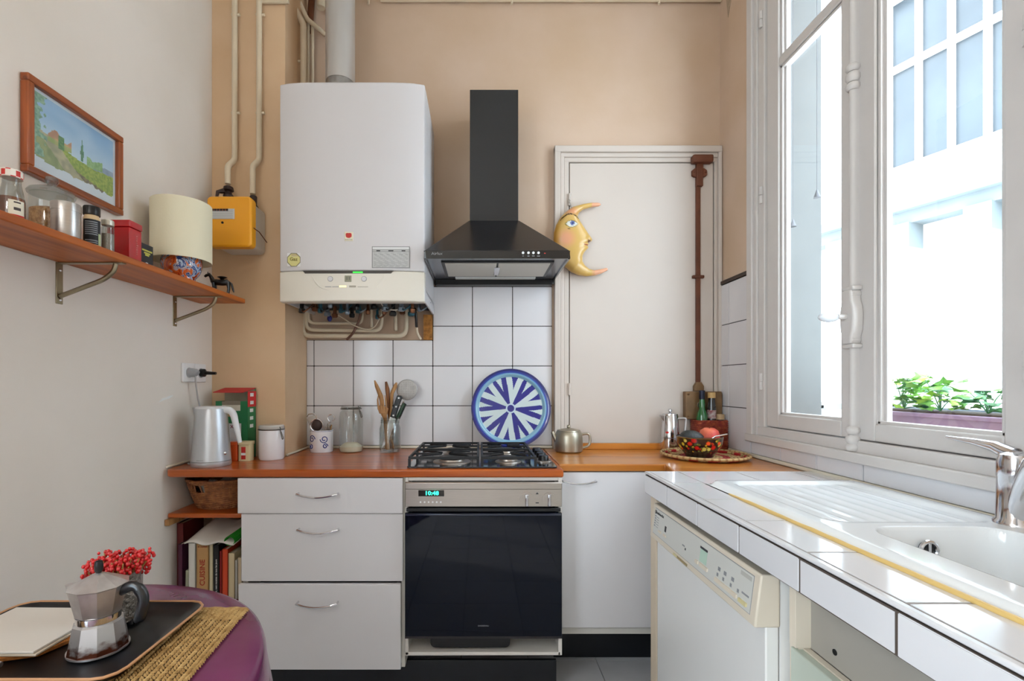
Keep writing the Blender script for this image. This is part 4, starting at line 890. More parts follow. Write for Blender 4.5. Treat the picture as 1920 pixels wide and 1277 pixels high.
def landscape(u, v):
    n = nz2(u * 26, v * 22); n2 = nz2(u * 60, v * 50 + 9)
    if v < .13 + .05 * n + (.03 if u < .15 else 0) or u < .035 or u > .96 or v > .955: return (.86, .88, .92)
    hill = .45 + .04 * math.sin(u * 7 + 1) - .08 * (u - .5)
    c = mixc((.78, .85, .92), (.55, .71, .87), (v - .45) / .45); c = mixc(c, (.9, .93, .96), .5 * max(0, nz2(u * 5, v * 7) - .4))
    if u < .17 and n + (.17 - u) * 4 > .62 and v > .2: return mixc((.42, .58, .5), (.66, .78, .68), n2)
    if abs(u - .56) < .022 * (1 - abs((v - .52) / .19)) and v > .42: return mixc((.25, .45, .36), (.4, .6, .45), n2)
    if abs(u - .32) < .03 and .42 < v < .58: return mixc((.3, .48, .32), (.5, .66, .42), n2)
    if .18 < u < .44 and .44 < v < .57 + .05 * math.sin(u * 30): 
        return mixc((.86, .7, .5), (.72, .52, .44), n) if v > .5 else mixc((.75, .72, .5), (.6, .68, .42), n)
    if .62 < u < .82 and hill - .02 < v < hill + .07 + .05 * n: return mixc((.5, .65, .42), (.66, .78, .56), n2)
    if .7 < u < .96 and v < hill + .05 and v > hill - .03: return mixc((.5, .56, .68), (.66, .72, .8), n)
    if v < hill:
        path = .62 - .6 * (hill - v) / .3
        d = u - (.18 + (hill - v) * 1.25)
        if -.16 < d < .1: return mixc((.78, .74, .6), (.62, .6, .5), n)
        if d > .1: return mixc((.72, .76, .36), (.5, .6, .26), n2) if (v + u * .25) > .37 else mixc((.6, .55, .38), (.42, .38, .34), n2)
        return mixc((.66, .68, .48), (.5, .56, .4), n)
    return c
paint('painting', (XL + .010, PY0 + fw - .002, PZ0 + fw - .002), (0, PY1 - PY0 - 2 * fw + .004, 0), (0, 0, PZ1 - PZ0 - 2 * fw + .004), 110, 84, landscape, V_print, pf)
box('glazing', M_pane, pf, XL + .012, XL + .0135, PY0 + fw - .002, PY1 - fw + .002, PZ0 + fw - .002, PZ1 - fw + .002)
# ------------------------------------------------------------------ double socket with plugs
ss = thing('wall_socket', 'white double wall socket above the kettle', 'socket', (XL, 2.02, 1.232))
M_sock = mat('socket_white', '#eceaea', .3)
for y0_, y1_ in ((1.934, 2.014), (2.016, 2.096)):
    box('plate', M_sock, ss, XL, XL + .009, y0_, y1_, 1.232, 1.31, bevel=.003)
    build(MB().cyl((XL + .008, (y0_ + y1_) / 2, 1.271), (XL + .0105, (y0_ + y1_) / 2, 1.271), .021, 28), 'socket_ring', mat('socket_shadow', '#b9b7b6', .5), ss)
g = thing('grey_plug', 'grey kettle plug in the left socket', 'plug', (XL + .03, 1.975, 1.25))
M_plug = mat('grey_plug', '#a5a6a8', .45)
build(MB().tube([(XL + .0105, 1.975, 1.271), (XL + .02, 1.975, 1.271), (XL + .036, 1.975, 1.27), (XL + .042, 1.975, 1.266)], [.0185, .0185, .017, .013], 20), 'body', M_plug, g)
build(MB().tube(bend([(XL + .034, 1.975, 1.262), (XL + .034, 1.978, 1.22), (XL + .035, 2.0, 1.13), (XL + .05, 2.06, 1.0), (XL + .06, 2.04, .92), (XL + .03, 1.99, .9045), (XL + .03, 1.93, .905), (XL + .045, 1.915, .905)], .06, 6), .0032, 8), 'cord', mat('grey_cord', '#b2adab', .5), g)
b2 = thing('black_plug', 'black plug sticking out of the right socket', 'plug', (XL + .03, 2.055, 1.26))
build(MB().tube([(XL + .0105, 2.056, 1.272), (XL + .026, 2.056, 1.272), (XL + .03, 2.056, 1.272), (XL + .075, 2.054, 1.27)], [.018, .017, .008, .006], 16), 'body', M_black, b2)

# ------------------------------------------------------------------ on the left worktop
WZ = .9005
t = thing('kettle', 'silver electric kettle with white handle on the worktop', 'kettle', (-1.07, 1.912, WZ)); c = (-1.07, 1.912, WZ)
t.scale = (0.89, 0.89, 1)
M_ket = mat('satin_silver', '#c9ccd1', .35, metal=.75)
build(MB().lathe([(0, 0), (.079, 0), (.081, .004), (.081, .02)], c, 40), 'base', M_ket, t)
build(MB().lathe([(.08, .0215), (.0795, .03), (.0715, .14), (.063, .222), (.0615, .226)], c, 40), 'body', M_ket, t)
build(MB().lathe([(.0625, .226), (.063, .231), (.058, .235), (0, .236)], c, 40), 'lid', mat('kettle_white', '#dfe0e2', .3), t)
build(MB().hexa([(c[0] - .078, c[1] - .012, WZ + .226), (c[0] - .05, c[1] - .035, WZ + .18), (c[0] - .05, c[1] + .035, WZ + .18), (c[0] - .078, c[1] + .012, WZ + .226)], [(c[0] - .078, c[1] - .014, WZ + .231), (c[0] - .045, c[1] - .04, WZ + .231), (c[0] - .045, c[1] + .04, WZ + .231), (c[0] - .078, c[1] + .014, WZ + .231)]), 'spout', M_ket, t, bevel=.003)
hk = bend([(c[0] + .03, c[1], WZ + .218), (c[0] + .095, c[1], WZ + .222), (c[0] + .128, c[1], WZ + .09)], .04, 7)
hm = MB(); hv = [Vector(p) for p in hk]
build(MB().tube(hk, [.0145] * (len(hk) - 1) + [.009], 14), 'handle', mat('kettle_white', '#dfe0e2', .3), t)
build(MB().ball((c[0] + .074, c[1] - .027, WZ + .052), .008), 'switch', M_chrome, t)
box('print_mark', M_txtg, t, c[0] - .02, c[0] + .008, c[1] - .0805, c[1] - .078, WZ + .028, WZ + .0295)
# filter carton, open at the top
t = thing('filter_carton', 'open red and green paper carton behind the kettle', 'carton', (-1.07, 2.1, WZ))
cx0, cx1, cy0, cy1 = -1.14, -1.002, 2.07, 2.145
zt = 1.205
M_cg = mat('carton_green', '#1f7a4a', .5); M_cr = mat('carton_red', '#c8202a', .5); M_ci = mat('carton_board', '#a59b86', .8)
def cart(u, v):
    x = u
    if v > .83 and .2 < u < .78: return (.78, .76, .7) if v < .93 else (.5, .46, .4)
    if abs(u - .5) < .12 and .74 < v < .84: return (.75, .6, .42)
    if .3 < u < .8 and .28 < v < .62: return (.84, .83, .84)
    if .62 < u < .8 and .2 < v < .42: return (.1, .22, .15)
    return (.11, .44, .26) if v > .2 else (.22, .55, .25)
build(MB().box(cx0, cx1, cy0, cy0 + .002, WZ, 1.15).box(cx0, cx0 + .002, cy0, cy1, WZ, 1.15).box(cx1 - .002, cx1, cy0, cy1, WZ, zt - .012).box(cx0, cx1, cy1 - .002, cy1, WZ, zt), 'carton_walls', M_cg, t, smooth=0)
paint('front_print', (cx0, cy0 - .0006, WZ), (cx1 - cx0, 0, 0), (0, 0, .25), 40, 60, cart, V_print, t)
box('inside', M_ci, t, cx0 + .002, cx1 - .003, cy1 - .006, cy1 - .003, 1.13, zt - .002)
build(MB().hexa([(cx0 - .012, cy0 + .0, zt - .018), (cx1 - .02, cy0 + .0, zt - .018), (cx1, cy1, zt), (cx0, cy1, zt)], [(cx0 - .012, cy0 + .0, zt - .015), (cx1 - .02, cy0 + .0, zt - .015), (cx1, cy1, zt + .003), (cx0, cy1, zt + .003)]), 'top_flap', M_cr, t, smooth=0)
build(MB().box(cx1 - .0005, cx1 + .0015, cy0, cy1, 1.125, zt - .012), 'red_side', M_cr, t, smooth=0)
for k in range(5): box('print_mark', M_txtw, t, cx1, cx1 + .0006 + (.0015 if k < 2 else 0), 2.09, 2.12, 1.17 - k * .034, 1.185 - k * .034)
text('lettering', 'x4', .03, (-1.062, cy0 - .0012, 1.043), 'F', mat('plum_print', '#8a2a3f', .6), t)
t = thing('orange_tub', 'small orange spice tub behind the kettle', 'tub', (-1.038, 2.035, WZ))
build(MB().prism(rrect(-1.058, -1.02, 2.015, 2.06, .006, 3), WZ, .968), 'body', mat('orange_plastic', '#d9541c', .4), t); build(MB().prism(rrect(-1.0595, -1.0185, 2.0135, 2.0615, .006, 3), .968, .98), 'lid', mat('orange_plastic', '#d9541c', .4), t, bevel=.002)
t = thing('cream_tub', 'small cream tub with red label beside the orange tub', 'tub', (-.99, 2.04, WZ))
M_ct = mat('cream_tub', '#d9c79b', .5)
build(MB().prism(rrect(-1.0165, -.968, 2.015, 2.06, .006, 3), WZ, .968), 'body', M_ct, t); build(MB().prism(rrect(-1.018, -.9655, 2.0125, 2.0625, .006, 3), .968, .982), 'lid', M_ct, t, bevel=.002)
box('label', M_red, t, -1.002, -.984, 2.0138, 2.016, .908, .96); box('label_band', M_txtw, t, -1.002, -.984, 2.0132, 2.014, .925, .935)
M_wire = mat('dark_wire', '#6d6a67', .35, metal=1)
# white clip-top jar
def clipjar(name, label, c, r, h, mbody, mlid, lidh, extra=None, clear=False):
    t = thing(name, label, 'jar', c)
    if clear:
        build(MB().lathe([(0, .001), (r * .9, .001), (r, .01), (r, h * .72), (r * .93, h * .86), (r * .78, h * .9), (r * .78, h * .95)], c, 36), 'glass', mbody, t)
        build(MB().lathe([(r * .82, h * .94), (r * .84, h * .96), (r * .84, h * .985), (r * .7, h), (0, h)], c, 36), 'lid', mlid, t)
        rr, zz = r * .86, h * .945
    else:
        build(MB().lathe([(0, 0), (r * .93, 0), (r, .008), (r, h * .84), (r * .96, h * .87)], c, 36), 'body', mbody, t)
        build(MB().lathe([(r * .97, h * .88), (r, h * .9), (r, h * .96), (r * .9, h), (0, h)], c, 36), 'lid', mlid, t)
        rr, zz = r * 1.01, h * .87
    build(MB().tube(arc((c[0], c[1], c[2] + zz), rr, 0, 360, 30)[:-1], .0024, 6, True), 'wire_ring', M_wire, t)
    a = -.5
    px, py = c[0] + rr * math.cos(a), c[1] + rr * math.sin(a)
    q = Vector((math.cos(a), math.sin(a), 0))
    def P_(d, z): return (c[0] + q.x * (rr + d), c[1] + q.y * (rr + d), c[2] + z)
    build(MB().tube(bend([P_(-.004, zz + .012), P_(.004, zz + .008), P_(.004, zz - .012), P_(.016, zz - .042), P_(.022, zz - .036), P_(.008, zz - .008)], .004, 3), .0021, 6), 'clip', M_wire, t)
    return t
M_por = mat('white_porcelain', '#e6e3e6', .15, coat=.4)
clipjar('storage_jar', 'white ceramic clip-top storage jar by the pier', (-.902, 2.078, WZ), .052, .148, M_por, mat('lid_glass_grey', '#c4bfb8', .2, coat=.4), .02)
# flowered pot with kitchen tools
pc = (-.762, 2.31, WZ)
t = thing('utensil_pot', 'white ceramic pot with blue scrolls holding small tools', 'pot', pc)
build(MB().lathe([(0, 0), (.052, 0), (.0535, .003), (.0535, .104), (.05, .104), (.0495, .006), (0, .006)], pc, 40), 'pot', M_por, t)
for sgn, ang in ((1, -130), (-1, -55)):
    def sp(k, R, dx, dz, turns=1.4, dirn=1):
        out = []
        for i in range(22):
            f = i / 21; a = dirn * turns * 2 * PI * f; r_ = R * (1 - .75 * f); u = dx + r_ * math.cos(a) * dirn; w = dz + r_ * math.sin(a)
            th = math.radians(ang) + u / .0535; out.append((pc[0] + .0538 * math.cos(th), pc[1] + .0538 * math.sin(th), WZ + w))
        return out
    build(MB().tube(sp(0, .019, 0.004 * sgn, .064, 1.4, sgn), .0022, 6).tube(sp(0, .013, -.001 * sgn, .03, 1.3, -sgn), .0022, 6), 'scroll', mat('cobalt_glaze', '#20307c', .2), t)
build(MB().tube(arc((pc[0], pc[1], WZ + .1), .0536, 0, 360, 36)[:-1], .0009, 5, True), 'rim_line', mat('cobalt_glaze', '#20307c', .2), t)
g = thing('box_grater', 'small steel hand grater leaning in the scrolled pot', 'grater', (-.79, 2.31, .92))
gq = [(-.775, .93), (-.745, .935), (-.795, 1.075), (-.84, 1.068)]
build(MB().prism([(-.785, .93), (-.755, .94), (-.797, 1.075), (-.842, 1.062)], 2.328, 2.331, 'y'), 'blade', M_steel, g)
build(MB().tube([(-.785, 2.33, .93), (-.842, 2.33, 1.062), (-.832, 2.33, 1.078), (-.806, 2.33, 1.082), (-.797, 2.33, 1.072), (-.755, 2.33, .94)], .0028, 8), 'wire_frame', M_chrome, g)
g = thing('tea_strainer', 'round dark-centred tea strainer in the scrolled pot', 'strainer', (-.776, 2.285, .93))
build(MB().tube(arc((-.777, 2.283, 1.029), .029, 0, 360, 26, 'xz')[:-1], .0026, 8, True), 'ring', M_chrome, g)
build(MB().ball((-.777, 2.291, 1.029), .0275, .012, .0275), 'mesh_bowl', mat('dark_mesh', '#3d2a25', .6, var=.3, scale=200), g); build(MB().cyl((-.765, 2.287, 1.0), (-.752, 2.3, .91), .0025, 8), 'handle', M_chrome, g)
g = thing('corkscrew', 'twisted wire corkscrew with ring handle in the pot', 'corkscrew', (-.735, 2.31, .91))
build(MB().tube(arc((-.716, 2.31, 1.062), .016, 0, 360, 20, 'xz')[:-1], .0026, 8, True), 'ring', M_chrome, g)
build(MB().tube([(-.7215 - .018 * i / 40 + .004 * math.cos(i), 2.31 + .004 * math.sin(i), 1.045 - .12 * i / 40) for i in range(41)], .0022, 6), 'screw', M_chrome, g)
for k, (x, y, m) in enumerate(((-.742, 2.29, M_steel), (-.733, 2.325, M_lwood), (-.75, 2.325, M_steel))):
    tag(build(MB().tube([(x - .006, y, .91), (x + .004 + k * .003, y, .99), (x + .008 + k * .004, y, 1.022 + .006 * k)], [.003, .004, .0055], 8), 'small_tool', m), ('short steel tool handle at the front of the scrolled pot', 'short wooden tool handle in the scrolled pot', 'short steel tool handle at the back of the scrolled pot')[k], 'tool')
# clip-top glass jar
c = (-.62, 2.31, WZ)
t = clipjar('glass_clip_jar', 'tall glass clip-top jar with a little cream powder', c, .0565, .218, M_jar, M_jar2, .02, clear=True)
build(MB().lathe([(0, .003), (.05, .003), (.0535, .012), (.0535, .026), (.03, .042), (.0, .036)], c, 32), 'powder', mat('cream_powder', '#e0d6bd', .9, bump=.4, bscale=60), t)
# jar of cooking tools
jc = (-.43, 2.295, WZ)
t = thing('utensil_jar', 'open glass jar crowded with wooden and metal utensils', 'jar', jc)
build(MB().lathe([(0, .001), (.047, .001), (.0505, .006), (.0505, .115), (.044, .133), (.044, .163), (.046, .166), (.0425, .166), (.0415, .135), (.048, .114), (.0475, .01), (0, .008)], jc, 36), 'glass', M_jar, t)
for z in (.142, .15): build(MB().tube(arc((jc[0], jc[1], WZ + z), .0448, 0, 360, 32)[:-1], .0014, 6, True), 'thread', M_jar2, t)
JY = jc[1]
def tool(name, label, pts, rs, m, cat='utensil'):
    return tag(build(MB().tube(pts, rs, 10), name, m, smooth=60), label, cat)
tool('wooden_spoon', 'pointed wooden spoon leaning furthest left in utensil jar', [(-.415, JY + .01, .915), (-.463, JY + .01, 1.1), (-.478, JY + .012, 1.17), (-.497, JY + .013, 1.215), (-.507, JY + .014, 1.242)], [.005, .006, .011, .009, .003], M_lwood, 'spoon')
tool('wooden_spoon', 'brown wooden spatula standing at the back of utensil jar', [(-.43, JY + .024, .915), (-.441, JY + .024, 1.12), (-.448, JY + .026, 1.2), (-.455, JY + .028, 1.236)], [.006, .007, .0105, .005], wood('dark_utensil_wood', '#8f5c34', '#6a3d1e', .6, 'z', 8, 0), 'spatula')
tool('wooden_spoon', 'reddish wooden spoon in the middle of the utensil jar', [(-.455, JY + .02, .915), (-.43, JY + .018, 1.1), (-.424, JY + .018, 1.18), (-.408, JY + .018, 1.215), (-.402, JY + .018, 1.232)], [.005, .006, .009, .0095, .004], M_lwood, 'spoon')
fk = thing('wooden_fork', 'pale wooden serving fork with four tines in jar', 'fork', (-.45, JY - .02, .91))
yk = JY - .012
build(MB().tube([(-.437, yk - .01, .915), (-.448, yk - .015, 1.06), (-.455, yk - .016, 1.09)], [.009, .009, .016], 10), 'handle', M_lwood, fk)
build(MB().prism([(-.475, 1.085), (-.437, 1.08), (-.433, 1.11), (-.447, 1.118), (-.48, 1.125), (-.484, 1.11)], yk - .02, yk - .014, 'y'), 'head', M_lwood, fk, bevel=.002)
for k in range(4): build(MB().tube([(-.479 + k * .0125, yk - .017, 1.105), (-.483 + k * .0128, yk - .017, 1.15), (-.480 + k * .0105, yk - .017, 1.172)], [.0046, .0038, .0015], 8), 'tine', M_lwood, fk)
kn = thing('kitchen_knife', 'kitchen knife with riveted black handle standing in jar', 'knife', (-.41, JY - .02, .91))
kd = Vector((.062, 0, .20)).normalized()
def K(a, b): p = Vector((-.413, JY - .018, 1.065)) + kd * a + Vector((kd.z, 0, -kd.x)) * b; return (p.x, p.z)
build(MB().prism([K(0, -.014), K(0, .016), K(.012, .012), K(.07, .012), K(.105, .015), K(.112, .006), K(.108, -.012), K(.06, -.014)], JY - .026, JY - .012, 'y'), 'handle', M_black, kn, bevel=.003)
for a in (.012, .055, .098): q = K(a, 0); build(MB().cyl((q[0], JY - .0275, q[1]), (q[0], JY - .011, q[1]), .0042, 12), 'rivet', M_txtw, kn)
build(MB().prism([K(0, -.014), K(0, .015), K(-.10, .014), K(-.155, -.008)], JY - .0205, JY - .0185, 'y'), 'blade', M_chrome, kn)
for k, (off, m, lab) in enumerate(((.022, mat('dark_green_handle', '#123a1f', .4), 'green handled knife behind the black riveted one'), (.034, M_black, 'slim black handled knife at right of the utensil jar'))):
    kd2 = Vector((.085, 0, .19)).normalized()
    def K2(a, b): p = Vector((-.408 + off * .5, JY + .004 + k * .012, 1.062)) + kd2 * a + Vector((kd2.z, 0, -kd2.x)) * b; return (p.x, p.z)
    g = thing('table_knife', lab, 'knife', (-.41, JY, .91)); yy = JY + .004 + k * .012
    build(MB().prism([K2(-.005, -.007), K2(-.005, .007), K2(.075, .008), K2(.078, -.006)], yy - .005, yy + .005, 'y'), 'handle', m, g, bevel=.002)
    build(MB().prism([K2(-.005, -.005), K2(-.005, .005), K2(-.12, .004), K2(-.13, -.004)], yy - .001, yy + .001, 'y'), 'blade', M_chrome, g)
sk_ = thing('skimmer', 'round perforated metal skimmer at the back of utensil jar', 'skimmer', (-.40, JY + .03, .91))
sc0 = Vector((wx(763, JY + .04), JY + .04, wz(731, JY + .04)))
build(MB().ball(sc0, .051, .006, .051, 32, 12), 'disc', mat('skimmer_steel', '#b5b1ad', .5, metal=.5, var=.15, scale=60), sk_)
hol = MB(); random.seed(9)
for i in range(-5, 6):
    for j in range(-5, 6):
        if 0 < i * i + j * j < 24: hol.cyl(sc0 + Vector((i * .0085, -.0068, j * .0085)), sc0 + Vector((i * .0085, -.004, j * .0085)), .0014, 6)
tag(build(hol, 'holes', mat('hole_grey', '#77716c', .7), sk_), kind='stuff')
build(MB().tube([sc0 + Vector((-.012, 0, -.048)), (-.415, JY + .036, 1.02), (-.425, JY + .03, .915)], .004, 8), 'handle', M_chrome, sk_)

# ------------------------------------------------------------------ blue and white plate
plc = Vector((.153, 2.388, 1.104)); R0 = .1965; tilt = math.radians(-5.5)
pt = thing('painted_plate', 'big blue and white painted plate leaning behind the hob', 'plate', plc)
def pcol(r, a):
    if r > .955: return (.05, .1, .42)
    if r > .9: return (.07, .2, .6)
    if r > .80: return (.56, .73, .82) if r < .875 else (.38, .6, .78)
    q = r / .80
    if q < .115: return (.08, .1, .5)
    if q < .15: return (.78, .84, .9)
    d = (math.degrees(a) - 52 + 30) % 60 - 30
    edge = 15 - 1.5 * q
    if abs(d) < edge:
        if q > .56 and abs(d - 1) < 5.5 * (q - .56) / .44: return (.78, .84, .84)
        return (.03, .07, .52)
    dd = (math.degrees(a) - 52) % 60 - 30
    if q > .58 and abs(dd) < 6.0 * (q - .58) / .42: return (.03, .07, .52)
    return (.8, .85, .85)
nr, na = 80, 420
b = MB(); prof = lambda r: -.012 if r < .8 else -.012 + (r - .8) / .2 * -.012
def dish(r): return .0 if r < .78 else .012 * sm((r - .78) / .1) + .004 * sm((r - .9) / .1)
rings = [0.012] + [i / nr for i in range(1, nr + 1)]
vs = []; 
for r in rings:
    for k in range(na):
        a = 2 * PI * k / na; vs.append((R0 * r * math.cos(a), -dish(r), R0 * r * math.sin(a)))
fs_ = []; fc = []
for i in range(len(rings) - 1):
    for k in range(na):
        fs_.append((i * na + k, i * na + (k + 1) % na, (i + 1) * na + (k + 1) % na, (i + 1) * na + k)); fc.append(pcol((rings[i] + rings[i + 1]) / 2, 2 * PI * (k + .5) / na))
o0 = len(vs)
for r in (1.0, .6):
    for k in range(na): a = 2 * PI * k / na; vs.append((R0 * r * math.cos(a), (.004 - dish(1)) if r == 1 else .014, R0 * r * math.sin(a)))
last = (len(rings) - 1) * na
for k in range(na):
    fs_.append((last + k, last + (k + 1) % na, o0 + (k + 1) % na, o0 + k)); fc.append((.07, .14, .46))
    fs_.append((o0 + k, o0 + (k + 1) % na, o0 + na + (k + 1) % na, o0 + na + k)); fc.append((.8, .85, .85))
fs_.append(tuple(range(na))); fc.append((.08, .1, .5)); fs_.append(tuple(o0 + na + k for k in range(na))); fc.append((.8, .85, .85))
b.add(vs, fs_); b.fc = fc
o = build(b, 'dish', V_gloss, pt, smooth=45, local=True); pt.rotation_euler = (tilt, 0, 0)
# pewter teapot
c = (.425, 2.30, WZ)
t = thing('pewter_teapot', 'small pewter teapot standing by the hob', 'teapot', c)
M_pew = mat('pewter', '#b3aa98', .38, metal=.9, var=.15, scale=14)
build(MB().lathe([(0, 0), (.058, 0), (.065, .006), (.067, .03), (.065, .075), (.06, .095), (.055, .1)], c, 40), 'body', M_pew, t)
ld = build(MB().lathe([(.056, .1), (.054, .104), (.02, .112), (.006, .113)], c, 32), 'lid', M_pew, t)
o = build(MB().ball((c[0], c[1], WZ + .12), .009), 'knob', M_pew, ld); o.location = -world_loc(ld)
build(MB().tube([(c[0] - .055, c[1], WZ + .055), (c[0] - .07, c[1], WZ + .078), (c[0] - .078, c[1], WZ + .096)], [.016, .011, .008], 12), 'spout', M_pew, t)
build(MB().tube(bend([(c[0] + .058, c[1], WZ + .082), (c[0] + .1, c[1], WZ + .09), (c[0] + .104, c[1], WZ + .03), (c[0] + .058, c[1], WZ + .015)], .03, 6), .006, 10), 'handle', M_pew, t)
# ------------------------------------------------------------------ right corner of the worktop
c = (.935, 2.362, WZ)
t = thing('tall_coffee_maker', 'tall polished steel coffee maker in the right corner', 'coffee maker', c)
build(MB().lathe([(0, 0), (.043, 0), (.0445, .004), (.0435, .06)], c, 36), 'boiler_base', M_chrome, t)
build(MB().lathe([(.0435, .063), (.0435, .068), (.038, .168), (.036, .172)], c, 36), 'jug', M_chrome, t)
ld = build(MB().lathe([(.037, .172), (.036, .178), (.012, .184), (0, .185)], c, 32), 'lid', M_chrome, t)
o = build(MB().ball((c[0], c[1], WZ + .194), .0095), 'knob', M_chrome, ld); o.location = -world_loc(ld)
build(MB().hexa([(c[0] - .05, c[1] - .004, WZ + .165), (c[0] - .03, c[1] - .02, WZ + .13), (c[0] - .03, c[1] + .02, WZ + .13), (c[0] - .05, c[1] + .004, WZ + .165)], [(c[0] - .052, c[1] - .006, WZ + .173), (c[0] - .025, c[1] - .024, WZ + .173), (c[0] - .025, c[1] + .024, WZ + .173), (c[0] - .052, c[1] + .006, WZ + .173)]), 'spout', M_chrome, t, bevel=.002)
build(MB().tube(bend([(c[0] + .034, c[1] - .01, WZ + .155), (c[0] + .072, c[1] - .02, WZ + .158), (c[0] + .066, c[1] - .02, WZ + .09)], .014, 5), .0065, 10), 'handle', mat('grey_handle', '#bcb6b2', .3, metal=.6), t)
box('mark', M_red, t, c[0] - .034, c[0] - .02, c[1] - .0385, c[1] - .03, WZ + .085, WZ + .094)
# woven tray
tc_ = Vector((.99, 2.118, WZ)); RT = .19
t = thing('woven_tray', 'round woven straw tray with red pattern in the corner', 'tray', tc_)
def wcol(i, k, n): return (.66, .1, .1) if (i >= 9 and (k * 26 // n) % 2 == 0 and i % 3) else ((.6, .16, .14) if i in (5, 6) else ((.75, .62, .42) if (k % 3) else (.62, .46, .28)))
V_straw = vcol('dyed_straw', .8)
for i in range(13):
    r = .012 + i * (RT - .018) / 12.4; z = .0035 if i < 11 else .0035 + (i - 10) * .0055
    n = max(14, int(2 * PI * r / .009)); b = MB(); P = [(tc_.x + r * math.cos(2 * PI * k / n), tc_.y + r * math.sin(2 * PI * k / n), WZ + .001 + z) for k in range(n)]
    b.tube(P, .0068 if i < 11 else .0062, 7, True); b.fc = [wcol(i, f // 7, n) for f in range(len(b.f))]
    if i < 11: b.v = [(x, y, WZ + .001 + max(0.0, (zz - WZ - .001 - z) * .5 + .0034)) for x, y, zz in b.v]
    else: b.v = [(x, y, max(WZ + .0005, zz)) for x, y, zz in b.v]
    build(b, 'coil', V_straw, t, smooth=60)
# painted bowl
TZ = WZ + .0085
bc_ = (.953, 2.085, TZ)
t = thing('lacquer_bowl', 'dark lacquer bowl painted with berries and leaves', 'bowl', bc_)
prof = [(0, .001), (.055, .001), (.058, .005), (.06, .012), (.08, .035), (.09, .06), (.0945, .088)]
n = 120; b = MB(); out = []
import itertools
def rprof(z):
    for (r0, z0), (r1, z1) in zip(prof[2:], prof[3:]):
        if z0 <= z <= z1: return r0 + (r1 - r0) * (z - z0) / (z1 - z0)
    return prof[-1][0]
random.seed(21); blobs = []
for k in range(34):
    a = k / 34 * 2 * PI + random.uniform(-.08, .08)
    blobs.append((a, random.uniform(.03, .078), random.uniform(.007, .011), random.choice([(.85, .72, .2), (.8, .12, .08), (.9, .3, .1), (.82, .74, .35), (.75, .1, .08)])))
for k in range(110): blobs.append((random.uniform(0, 2 * PI), random.uniform(.022, .082), random.uniform(.003, .006), random.choice([(.4, .4, .12), (.75, .6, .15), (.7, .15, .08), (.3, .32, .12)])))
def bowlc(u, v):
    z = .012 + v * .076; a = u * 2 * PI
    if v > .95: return (.45, .33, .12)
    for (ba, bz, br, bcl) in blobs:
        da = ((a - ba + PI) % (2 * PI) - PI) * .08
        if da * da + (z - bz) ** 2 < br * br: return bcl if (da * da + (z - bz) ** 2) < (.75 * br) ** 2 else tuple(x * .7 for x in bcl)
    return (.13, .05, .04)
build(MB().grid(lambda u, v: (bc_[0] + rprof(.012 + v * .076) * math.cos(u * 2 * PI), bc_[1] + rprof(.012 + v * .076) * math.sin(u * 2 * PI), TZ + .012 + v * .076), 200, 50, bowlc), 'painted_side', V_lac, t, smooth=60)
build(MB().lathe([(.0, .001), (.055, .001), (.058, .005), (.06, .0125)], bc_, 48), 'foot', mat('black_lacquer', '#140b0a', .2, coat=.6), t)
build(MB().lathe([(.0945, .088), (.092, .09), (.087, .06), (.07, .03), (0, .02)], bc_, 48), 'inside', mat('black_lacquer', '#140b0a', .2, coat=.6), t)
av = tag(build(MB().lathe([(0, -.052)] + [(.036 * math.sin(PI * i / 16) * (1 - .22 * (i / 16)), -.052 + .104 * (1 - math.cos(PI * i / 16)) / 2) for i in range(1, 16)] + [(0, .052)], (0, 0, 0), 28), 'avocado', mat('avocado_skin', '#33302f', .45, c2='#1f2420', scale=40, bump=.8, bscale=160), local=True, smooth=70), 'dark pebbled avocado lying in the lacquer bowl', 'avocado')
av.location = (.918, 2.075, TZ + .083); av.rotation_euler = (math.radians(10), math.radians(100), math.radians(5))
pm = mat('peach_skin', '#dd7352', .6, c2='#b8322a', scale=14)
pch = thing('peach', 'ripe red peach lying in the lacquer bowl', 'peach', (.998, 2.09, TZ + .045))
build(MB().lathe([(0, .006), (.012, .0), (.03, .008), (.0415, .03), (.0425, .045), (.036, .068), (.02, .079), (.006, .078), (0, .073)], (.998, 2.09, TZ + .045), 32), 'flesh', pm, pch, smooth=80)
build(MB().cyl((.998, 2.09, TZ + .117), (.999, 2.09, TZ + .126), .002, 6), 'stalk', M_rust, pch)
tag(build(MB().tube([(.96, 2.03, TZ + .07), (.985, 2.01, TZ + .096), (1.03, 1.999, TZ + .106)], [.004, .003, .0035], 8), 'teaspoon', M_chrome, smooth=60), 'teaspoon resting on the rim of lacquer bowl', 'spoon')
# red basket with bottles
t = thing('red_basket', 'dark red woven basket holding bottles in the corner', 'basket', (1.127, 2.36, WZ))
M_rb = mat('red_wicker', '#7a1f1a', .6, c2='#a5502f', scale=60, bump=1.0, bscale=90)
bx0, bx1, by0, by1 = 1.053, 1.2, 2.318, 2.405
for k in range(15):
    z = WZ + .006 + k * .0098; P = [(x, y, z + .001 * math.sin(3 * i + k)) for i, (x, y) in enumerate(rrect(bx0, bx1, by0, by1, .015, 3))]
    build(MB().tube(P, .0058, 6, True), 'woven_row', M_rb, t)
box('bottom', M_rb, t, bx0 + .002, bx1 - .002, by0 + .002, by1 - .002, WZ, WZ + .006)
def bottle(name, label, c, prof, m, parts, cat='bottle'):
    t = thing(name, label, cat, c); build(MB().lathe(prof, c, 24), 'glass', m, t)
    for nm, pr, mm_ in parts: build(MB().lathe(pr, c, 24), nm, mm_, t)
ZB = WZ + .0065
